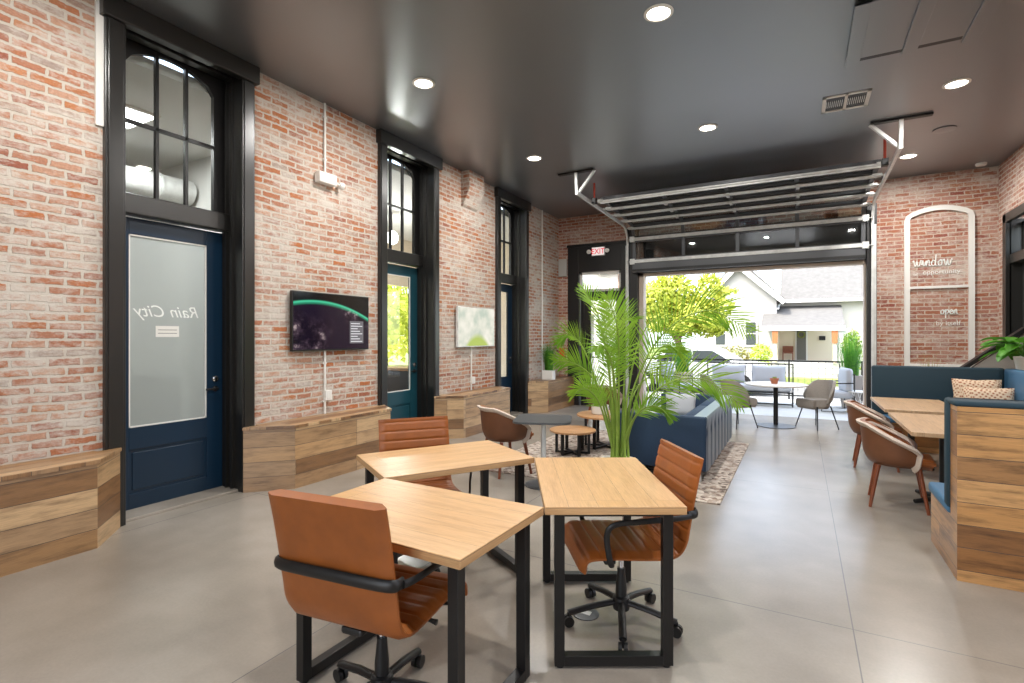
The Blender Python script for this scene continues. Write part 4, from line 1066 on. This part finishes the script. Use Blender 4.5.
def grass_tuft(mb, n, h, r0, r1, seed, w=.006, c=(0, 0, 0)):
    rnd = random.Random(seed)
    for k in range(n):
        a = rnd.random()*2*PI; q = rnd.random()**.5; x0, y0 = r0[0]*q*math.cos(a), r0[1]*q*math.sin(a)
        hh = h*(.6+.45*rnd.random()); tx, ty = x0+r1*q*math.cos(a)*(.6+.6*rnd.random()), y0+r1*q*math.sin(a)
        wd = Vector((math.cos(a+1.4), math.sin(a+1.4), 0)); prev = None
        for j in range(5):
            f = j/4; p = Vector((lerp(x0, tx, f**1.8), lerp(y0, ty, f**1.8), hh*f))+Vector(c); ww = w*(1-f*.85)
            A, B = mb.b.verts.new(p-wd*ww/2), mb.b.verts.new(p+wd*ww/2)
            if prev: mb.b.faces.new((prev[0], prev[1], B, A))
            prev = (A, B)
t = thing('potted_grass', 'spiky green grass plant in a square white pot on the far left plank bench', 'potted plant', (-4.745, 10.2, .662))
mb = MB(); mb.box(-.12, .12, -.08, .08, 0, .2, .006); mb.build('pot', 'ceramic', t)
mb = MB(); grass_tuft(mb, 300, .6, (.09, .07), .17, 3, .011, (0, 0, .19)); mb.build('grass_blades', 'grass', t, fixn=False)
t = thing('table_planter', 'low white planter with thin bright green leaves on the larger coffee table', 'potted plant', (-2.5, 7.1, .482))
mb = MB(); mb.lathe([(.1, 0), (.115, .01), (.125, .13), (.12, .13), (.11, .11)], 20); mb.build('pot', 'ceramic', t, 40)
mb = MB(); grass_tuft(mb, 160, .33, (.08, .08), .3, 5, .014, (0, 0, .11)); mb.build('leaves', 'palm', t, fixn=False)
t = thing('magazine', 'white magazine lying on the larger coffee table', 'magazine', (-2.2, 7.05, .482), .4)
mb = MB(); mb.box(-.12, .12, -.16, .16, 0, .008, .001); mb.build('cover', 'whitepl', t)
t = thing('dried_grass', 'thin dried grass sprigs standing behind the far booth below the white arched frame', 'plant', (1.68, 9.75, 0))
mb = MB(); mb.lathe([(.1, 0), (.13, .02), (.14, .7), (.13, .72)], 20); mb.build('pot', 'ceramic', t, 40)
mb = MB(); grass_tuft(mb, 46, .62, (.07, .07), .22, 9, .012, (0, 0, .7)); mb.build('grass_blades', 'drygrass', t, fixn=False)
def broad_leaf(mb, p, d, l, w, droop=.5):
    d = Vector(d).normalized(); side = d.cross(Vector((0, 0, 1))).normalized(); q = Vector(p); prev = None
    for j in range(9):
        f = j/8; ww = w*math.sin(PI*min(.98, .06+f*.92))**.8; n = side.cross(d).normalized()
        a, b, c = mb.b.verts.new(q-side*ww/2+n*ww*.15), mb.b.verts.new(q), mb.b.verts.new(q+side*ww/2+n*ww*.15)
        if prev: mb.b.faces.new((prev[0], prev[1], b, a)); mb.b.faces.new((prev[1], prev[2], c, b))
        prev = (a, b, c); d = (d+Vector((0, 0, -droop/8))).normalized(); q = q+d*(l/8)
t = thing('broad_leaf_plant', 'glossy broad-leaved plant in a white pot on the ledge at the right edge', 'potted plant', (2.64, 9.33, 1.12))
mb = MB(); mb.lathe([(.09, 0), (.12, .02), (.15, .2), (.14, .2), (.13, .17)], 24); mb.build('pot', 'ceramic', t, 40)
for k in range(13):
    a = PI*.9+math.sin(k*1.7)*1.25; el = .1+.5*((k*7) % 5)/4; mb = MB(); p = Vector((.03*math.cos(a), .03*math.sin(a), .18)); q = p+Vector((math.cos(a)*.1, math.sin(a)*.1, .08+.2*el))
    mb.tube([p, q], .006, 6); broad_leaf(mb, q, (math.cos(a), math.sin(a), el), .4, .19, .9); mb.build('leaf', 'leaf', t, 60, fixn=False)

# ------------------------------------------------------------------ outdoors
mb = MB(); mb.box(-9, 6, YF+.35, 15.2, -.12, -.01); struct(mb, 'floor_patio', 'patio')
mb = MB(); mb.box(-60, 60, 15.2, 21.5, -.4, -.16); struct(mb, 'floor_street', 'asphalt')
mb = MB(); mb.box(-60, 60, 21.5, 80, -.4, .05); struct(mb, 'floor_lawn', 'lawn')
mb = MB(); mb.box(-60, -9.1, -40, 15.2, -.3, -.1); mb.box(3.2, 60, -40, 15.2, -.3, -.1); mb.box(-9.1, 3.2, -40, YB-.3, -.3, -.1); mb.box(-9.1, XL-.36, 12.1, 15.2, -.3, -.12); struct(mb, 'floor_pavement', 'patio')
# pier with a white downspout panel just outside, left of the opening
t = thing('patio_pier', 'white panel on a brown brick pier outside, left of the yellow-green tree', 'pier', (-4.55, 14.6, 0))
mb = MB(); mb.box(-.55, .02, -.2, .2, 0, 3.4, .01); mb.build('panel', 'white', t)
mb = MB(); mb.box(.02, .24, -.2, .2, 0, 3.35, .01); mb.build('brick_side', 'brick_f', t)
mb = MB(); mb.box(-.7, .32, -.3, .3, 3.4, 3.6, .01); mb.build('cap', 'cream', t)
# railing
t = thing('patio_railing', 'dark metal railing with a square grid running along the patio edge', 'railing', (0, 15.0, 0))
for k in range(10):
    x = -8+k*1.55; mb = MB(); mb.box(x-.02, x+.02, -.02, .02, -.01, 1.0); mb.build('post', 'blackmetal', t)
mb = MB(); mb.box(-8, 6, -.025, .025, .95, .99); mb.box(-8, 6, -.015, .015, .08, .11); mb.build('rail', 'blackmetal', t)
mb = MB()
for k in range(94):
    x = -8+k*.15; mb.box(x-.004, x+.004, -.004, .004, .1, .95)
for k in range(1, 6): mb.box(-8, 6, -.004, .004, .1+k*.14, .108+k*.14)
mb.build('grid_panel', 'blackmetal', t)
# white patio sofa
t = thing('patio_sofa', 'white cushioned patio sofa with a thin dark frame facing the room', 'patio sofa', (-1.1, 13.6, 0))
mb = MB()
for x in (-.95, .95):
    for y in (-.35, .35): mb.box(x-.015, x+.015, y-.015, y+.015, 0, .34 if y < 0 else .95)
mb.box(-.95, .95, -.365, -.335, .04, .07); mb.box(-.965, .965, .335, .365, .92, .95); mb.box(-.965, .965, -.365, -.335, .3, .33); mb.box(-.965, -.935, -.35, .35, .3, .33); mb.box(.935, .965, -.35, .35, .3, .33)
for k in range(12): x = -.8+k*.145; mb.box(x-.005, x+.005, .345, .355, .33, .92)
mb.build('frame', 'blackmetal', t)
mb = MB(); mb.box(-.92, .92, -.36, .33, .33, .47, .04); mb.build('seat_cushion', 'whitefab', t, 50)
pillow('patio_pillow', (-1.55, 13.75, .69), (-.25, 0, 0), .78, .46, .2, 'whitefab', 'left one of two white pillows on the patio sofa', 'white patio pillows')
pillow('patio_pillow', (-.66, 13.75, .69), (-.25, 0, 0), .74, .46, .2, 'whitefab', 'right one of two white pillows on the patio sofa', 'white patio pillows')
def lounge(loc, rz, label):
    t = thing('patio_lounge_chair', label, 'patio chair', loc, rz)
    mb = MB()
    for x in (-.33, .33): mb.tube([(x, -.3, .6), (x, -.3, .02), (x, .3, .02), (x, .3, .8)], .014, 6); mb.tube([(x, -.3, .6), (x, .3, .62)], .014, 6)
    mb.tube([(-.33, .3, .8), (.33, .3, .8)], .014, 6); mb.tube([(-.33, -.3, .3), (.33, -.3, .3)], .014, 6); mb.tube([(-.33, .3, .3), (.33, .3, .3)], .014, 6); mb.build('frame', 'blackmetal', t, 40)
    mb = MB(); mb.box(-.31, .31, -.3, .28, .3, .43, .04); mb.build('seat_cushion', 'whitefab', t, 50)
    mb = MB(); mb.box(-.3, .3, .16, .3, .42, .92, .06); mb.build('back_cushion', 'whitefab', t, 50)
lounge((.62, 13.1, 0), -PI/2+.2, 'white cushioned patio lounge chair right of the patio sofa')
lounge((-2.75, 13.4, 0), PI/2-.3, 'white cushioned patio lounge chair left of the patio sofa')
t = thing('tall_planter', 'tall grey planter with upright green grass at the right end of the patio', 'potted plant', (.98, 13.9, 0))
mb = MB(); mb.ext([(-.16, 0), (.16, 0), (.24, .72), (-.24, .72)], 1, -.2, .2, .01); mb.build('pot', 'greyfab', t)
mb = MB(); grass_tuft(mb, 240, 1.0, (.17, .14), .2, 12, .016, (0, 0, .68)); mb.build('grass_blades', 'grass', t, fixn=False)
t = thing('tall_planter', 'tall grey planter with green grass at the left side of the patio', 'potted plant', (-2.75, 14.3, 0))
mb = MB(); mb.ext([(-.16, 0), (.16, 0), (.24, .66), (-.24, .66)], 1, -.2, .2, .01); mb.build('pot', 'greyfab', t)
mb = MB(); grass_tuft(mb, 240, .8, (.17, .14), .2, 14, .016, (0, 0, .62)); mb.build('grass_blades', 'grass', t, fixn=False)
t = thing('wire_side_table', 'low white wire drum table on the patio beside the tall grey planter', 'side table', (1.08, 13.0, 0))
mb = MB()
for z, r in ((.02, .24), (.22, .13), (.44, .24)):
    mb.tube([(r*math.cos(a*PI/12), r*math.sin(a*PI/12), z) for a in range(24)], .008, 6, closed=True)
for k in range(12):
    a = k*PI/6; mb.tube([(.24*math.cos(a), .24*math.sin(a), .02), (.13*math.cos(a+.3), .13*math.sin(a+.3), .22), (.24*math.cos(a+.6), .24*math.sin(a+.6), .44)], .006, 5)
mb.build('wire_frame', 'white', t, 60)
mb = MB(); mb.lathe([(.24, .44), (.24, .45)], 28); mb.build('top', 'white', t, 40)

# house across the street
HY = 24.0
t = thing('white_house', 'white house across the street with pale roof and small front porch', 'house', (0, HY, 0))
mb = MB()
mb.ext([(-3.75, .05), (-.85, .05), (-.85, 3.1), (-2.3, 4.65), (-3.75, 3.1)], 1, 0, 6); mb.box(-.85, 9, .9, 6, .05, 3.15)
mb.build('walls', 'siding', t)
mb = MB()
mb.ext([(-4.1, 2.75), (-4.0, 2.65), (-2.3, 4.65), (-.65, 2.98), (-.5, 3.1), (-2.3, 4.9)], 1, -.3, 6.2); mb.build('gable_roof', 'roof', t)
mb = MB()
mb.ext([(-4.12, 2.7), (-4.0, 2.6), (-2.3, 4.45), (-.62, 2.9), (-.5, 3.05), (-2.3, 4.72)], 1, -.36, -.3); mb.build('gable_trim', 'gutter', t)
mb = MB(); mb.ext([(.55, 3.1), (6.5, 7.6), (6.5, 7.4), (.6, 3.0)], 0, -.75, 9.4); mb.build('main_roof', 'roof', t)
mb = MB(); mb.box(-.75, 9.4, .44, .58, 3.0, 3.13, .01); mb.build('gutter', 'gutter', t)
mb = MB(); mb.tube([(-.74, .5, 3.0), (-.8, .3, 2.85), (-.8, .05, 2.75)], .05, 6); mb.build('downpipe', 'galv', t)
def hwin(x0, x1, z0, z1, y, nm='window'):
    mb = MB(); mb.box(x0-.07, x1+.07, y-.05, y, z0-.07, z1+.07); f = mb.build('window_frame', 'gutter', t)
    mb = MB(); mb.box(x0, x1, y-.06, y-.05, z0, z1); mb.build('window_glass', 'darkgl', f)
    mb = MB(); mb.box(x0, x1, y-.075, y-.06, (z0+z1)/2-.02, (z0+z1)/2+.02); mb.build('sash_bar', 'gutter', f)
hwin(-2.0, -1.62, 1.25, 2.2, 0); hwin(-3.2, -2.82, 1.25, 2.2, 0)
# porch
mb = MB(); mb.ext([(-1.4, 2.0), (.95, 2.9), (.95, 2.8), (-1.4, 1.92)], 0, -1.35, 1.45); mb.build('porch_roof', 'roof', t)
mb = MB(); mb.box(-1.35, 1.45, -1.44, -1.38, 1.82, 2.0, .01); mb.build('porch_beam', 'gutter', t)
mb = MB(); mb.box(-.85, 1.3, -1.3, .9, .05, .6); mb.build('porch_floor', 'patio', t)
mb = MB(); mb.box(-.85, 1.25, .82, .9, .6, 2.6); mb.box(-.84, -.8, -.02, .9, .6, 2.3); mb.build('porch_wall', 'sidingb', t)
for x in (-.86, 1.12):
    mb = MB(); mb.box(x-.06, x+.06, -1.36, -1.24, .6, 1.85); p = mb.build('porch_post', 'sidingb', t)
    mb = MB(); mb.ext([(x-.07, 1.3), (x+.07, 1.3), (x+.2, 1.85), (x-.2, 1.85)] if 0 else [(x-.08, 1.35), (x+.08, 1.35), (x+.1, 1.82), (x-.1, 1.82)], 1, -1.4, -1.22); mb.build('post_bracket', 'post', p)
mb = MB(); mb.box(1.25, 1.6, -1.3, -1.2, .05, 1.9); mb.build('porch_side_panel', 'galv', t)
mb = MB(); mb.box(-.19, .27, .78, .82, .6, 2.12); f = mb.build('door_frame', 'gutter', t)
mb = MB(); mb.box(-.13, .21, .76, .78, .62, 2.06); f = mb.build('front_door', 'doorgrey', t)
mb = MB(); mb.tube([(.04+.12*math.cos(a*PI/8), .72, 1.68+.12*math.sin(a*PI/8)) for a in range(16)], .03, 6, closed=True); mb.build('wreath', 'shrubo', f)
mb = MB(); mb.box(.68, .9, .76, .82, 1.45, 1.62, .01); mb.build('mailbox', 'blackmetal', t)
mb = MB(); mb.tube([(.6, .6, 1.84), (.6, .6, 1.95)], .07, 8); mb.build('porch_lamp', 'post', t)
t = thing('porch_bench', 'small dark wooden bench on the white house porch', 'bench', (-.45, HY+.45, .6))
mb = MB(); mb.box(-.2, .2, -.15, .15, .3, .34); mb.build('seat', 'walnut', t)
mb = MB(); mb.box(-.2, .2, .13, .16, .34, .6); mb.build('backrest', 'walnut', t)
for x in (-.18, .18):
    for y in (-.13, .13): mb = MB(); mb.box(x-.02, x+.02, y-.02, y+.02, 0, .3); mb.build('leg', 'walnut', t)
# neighbouring house
t = thing('neighbour_house', 'white neighbouring house seen through the glass exit door', 'house', (-9.2, 21.5, 0))
mb = MB(); mb.ext([(-5, 0), (2.2, 0), (2.2, 4.0), (-1.4, 6.4), (-5, 4.0)], 1, 0, 6); mb.build('walls', 'siding', t)
mb = MB(); mb.ext([(-5.4, 3.75), (-1.4, 6.4), (2.6, 3.75), (2.6, 3.95), (-1.4, 6.65), (-5.4, 3.95)], 1, -.4, 6.2); mb.build('roof', 'roof', t)
mb = MB(); mb.box(-5, 2.2, -1.6, 0, 2.5, 2.75); mb.build('porch_roof', 'sidingb', t)
for x in (-4.6, -2.8, -1.0, .6, 2.0):
    mb = MB(); mb.box(x-.09, x+.09, -1.5, -1.32, 0, 2.5); mb.build('porch_post', 'gutter', t)
for x in (-3.4, -1.4, .4): hwin(x, x+.7, 1.0, 2.2, 0)

def foliage(name_parent, mat, blobs, n, leaf, seed, nm='foliage'):
    rnd = random.Random(seed); mb = MB(); tot = sum(b[3]*b[4]*b[5] for b in blobs)
    for cx, cy, cz, rx, ry, rz_ in blobs:
        for k in range(int(n*rx*ry*rz_/tot)+1):
            d = Vector((rnd.gauss(0, 1), rnd.gauss(0, 1), rnd.gauss(0, 1))).normalized(); q = .62+.42*rnd.random()
            p = Vector((cx+d.x*rx*q, cy+d.y*ry*q, cz+d.z*rz_*q))
            u = Vector((rnd.gauss(0, 1), rnd.gauss(0, 1), rnd.gauss(0, .7))).normalized(); w = u.cross(d+Vector((.1, .2, .1))).normalized(); s = leaf*(.6+.8*rnd.random())
            v = [mb.b.verts.new(p+u*s), mb.b.verts.new(p+w*s*.5), mb.b.verts.new(p-u*s), mb.b.verts.new(p-w*s*.5)]; mb.b.faces.new(v)
    return mb.build(nm, mat, name_parent, fixn=False)
t = thing('leafy_tree', 'yellow-green leafy tree in front of the white house', 'tree', (-3.9, 19.2, 0))
mb = MB(); mb.tube([(.1, 0, -.16), (.15, 0, .9), (.0, 0, 1.9), (-.1, .1, 3.2)], [.16, .13, .1, .05], 8); mb.tube([(.05, 0, 1.5), (.8, 0, 2.3), (1.3, 0, 2.9)], [.07, .05, .02], 8); mb.tube([(.05, 0, 1.4), (-.6, 0, 2.3), (-.9, 0, 2.9)], [.07, .05, .02], 8); mb.build('trunk', 'trunk', t, 60)
foliage(t, 'treef', [(-.7, 0, 2.9, .85, .8, .75), (.0, 0, 3.1, .7, .7, .7), (-.5, 0, 2.2, .8, .7, .5), (.6, 0, 2.4, .85, .7, .6), (1.15, 0, 3.1, .5, .5, .8), (1.2, 0, 2.0, .6, .6, .45), (1.55, 0, 2.6, .4, .4, .35), (.3, 0, 2.0, .7, .7, .4), (1.75, 0, 3.15, .35, .3, .14), (-.2, .1, 3.7, .5, .5, .4)], 9000, .085, 4)
def shrub(label, loc, blobs, mat, seed, n=900, leaf=.055):
    t = thing('shrub', label, 'shrub', loc)
    mb = MB(); mb.tube([(0, 0, 0), (0, 0, blobs[0][2])], .03, 6); mb.build('stem', 'trunk', t)
    foliage(t, mat, blobs, n, leaf, seed)
shrub('olive and rust coloured shrub below the gable window', (-2.25, 23.0, .05), [(0, 0, .75, .55, .4, .45), (-.6, 0, .65, .4, .4, .4)], 'shrubo', 21)
shrub('round lime green shrub left of the porch', (-1.35, 22.6, .05), [(0, 0, .8, .4, .35, .5)], 'shruby', 22, 900, .045)
shrub('dark green shrub against the right end of the porch', (1.62, 22.3, .05), [(0, 0, 1.2, .3, .3, .6)], 'shrubg', 23)
shrub('large yellow-green bush at the right edge of the opening', (2.7, 21.9, .05), [(0, 0, .9, .8, .6, .9), (-.5, -.3, .6, .4, .4, .5), (.3, 0, 1.4, .7, .5, .55)], 'shrubg', 24, 2600, .06)
t = thing('hedge_tree', 'broad green tree seen beyond the room behind the second door', 'tree', (-12.4, 13.4, 0))
mb = MB(); mb.tube([(0, 0, -.1), (0, 0, 2.0)], [.15, .1], 8); mb.build('trunk', 'trunk', t)
foliage(t, 'treef', [(0, 0, 2.6, 1.8, 1.6, 1.5), (1.6, 1, 2.4, 1.4, 1.2, 1.3), (-1.6, -1, 2.4, 1.4, 1.2, 1.3), (1.8, -1.5, 1.9, 1.2, 1.2, 1.1)], 5000, .12, 31)
def car(label, loc, rz, mat):
    t = thing('parked_car', label, 'car', loc, rz)
    prof = [(-2.2, .35), (-2.2, .75), (-2.05, .9), (-1.3, .98), (-.75, 1.38), (.7, 1.42), (1.45, 1.0), (2.1, .92), (2.22, .7), (2.2, .35)]
    mb = MB()
    def f(sg):
        def g(u, v):
            x = u*(len(prof)-1); i = min(int(x), len(prof)-2); a, b = prof[i], prof[i+1]; r = x-i
            px, pz = lerp(a[0], b[0], r), lerp(a[1], b[1], r); z = lerp(.25, pz, v); w = .88-(.2*max(0, (z-.92)/.5)); return Vector((px, sg*w, z))
        return g
    mb.solid(f(-1), f(1), 27, 10); mb.build('body', mat, t, 35)
    for s in (-1, 1):
        mb = MB(); mb.ext([(-1.05, .98), (-.66, 1.3), (.0, 1.33), (.0, .96)], 1, s*.8, s*.86); mb.ext([(.06, .96), (.06, 1.33), (.62, 1.32), (1.15, 1.0)], 1, s*.8, s*.86); mb.build('side_window', 'darkgl', t)
    for x in (-1.4, 1.4):
        for s in (-1, 1):
            mb = MB(); mb.lathe([(.31, -.1), (.32, -.08), (.32, .08), (.31, .1)], 24, (x, s*.82, .32), 'y'); w = mb.build('wheel', 'tyre', t, 40)
            mb = MB(); mb.lathe([(.19, -.105), (.19, .105)], 18, (x, s*.82, .32), 'y'); mb.build('hub_cap', 'galv', w, 40)
car('white car parked in the street behind the patio railing', (-3.0, 17.6, -.16), .05, 'carpaint')

# ------------------------------------------------------------------ world, sun, camera
w = bpy.data.worlds.new('sky'); scn.world = w; w.use_nodes = True; nt = w.node_tree; nt.nodes.clear()
sk = nt.nodes.new('ShaderNodeTexSky'); sk.sky_type = 'NISHITA'; sk.sun_disc = False; sk.sun_elevation = math.radians(48); sk.sun_rotation = math.radians(200); sk.air_density = 1; sk.dust_density = 2.5; sk.ozone_density = 1
mixw = nt.nodes.new('ShaderNodeMix'); mixw.data_type = 'RGBA'; mixw.inputs[0].default_value = .55; mixw.inputs[7].default_value = (.34, .37, .41, 1)
bg = nt.nodes.new('ShaderNodeBackground'); bg.inputs[1].default_value = 1.0; wo = nt.nodes.new('ShaderNodeOutputWorld')
sc2 = nt.nodes.new('ShaderNodeVectorMath'); sc2.operation = 'SCALE'; sc2.inputs[3].default_value = .12
nt.links.new(sk.outputs[0], sc2.inputs[0]); nt.links.new(sc2.outputs[0], mixw.inputs[6]); nt.links.new(mixw.outputs[2], bg.inputs[0]); nt.links.new(bg.outputs[0], wo.inputs[0])
bg.inputs[1].default_value = 7.5
sun = bpy.data.lights.new('sun', 'SUN'); sun.energy = 6.5; sun.angle = math.radians(1.5); sun.color = (1, .95, .86)
so = bpy.data.objects.new('sun', sun); COL.objects.link(so); so.rotation_euler = Vector((.3, .36, -.88)).to_track_quat('-Z', 'Y').to_euler()
def portal(loc, sx, sy, rot):
    o = area('daylight_portal', loc, sx, sy, 1, rot=rot); o.data.cycles.is_portal = True
portal((-1.03, YF+.2, 1.46), 4.1, 2.95, (-PI/2, 0, 0))
for a, b in BW: portal(((a+b)/2, YB-.25, 2.25), b-a, 3.5, (PI/2, 0, 0))
for a, b in RW: portal((XR+.3, (a+b)/2, 2.4), b-a, 3.0, (0, PI/2, 0)) if 0 else portal((XR+.3, (a+b)/2, 2.4), 3.0, b-a, (0, PI/2, 0))

cam = bpy.data.cameras.new('camera'); cam.sensor_width = 36; cam.lens = 520/1024*36; cam.shift_y = -4.5/1024; cam.clip_end = 300
co = bpy.data.objects.new('camera', cam); COL.objects.link(co); co.location = (0, 0, 1.58); co.rotation_euler = (PI/2, 0, math.radians(29)); scn.camera = co
vs = scn.view_settings; vs.view_transform = 'Standard'; vs.look = 'None'; vs.gamma = 1; vs.exposure = .4
try: vs.use_curve_mapping = False
except Exception: pass
scn.cycles.use_denoising = True; scn.cycles.max_bounces = 8; scn.cycles.diffuse_bounces = 5; scn.cycles.glossy_bounces = 4; scn.cycles.transparent_max_bounces = 16; scn.cycles.sample_clamp_indirect = 6; scn.cycles.caustics_reflective = False; scn.cycles.caustics_refractive = False
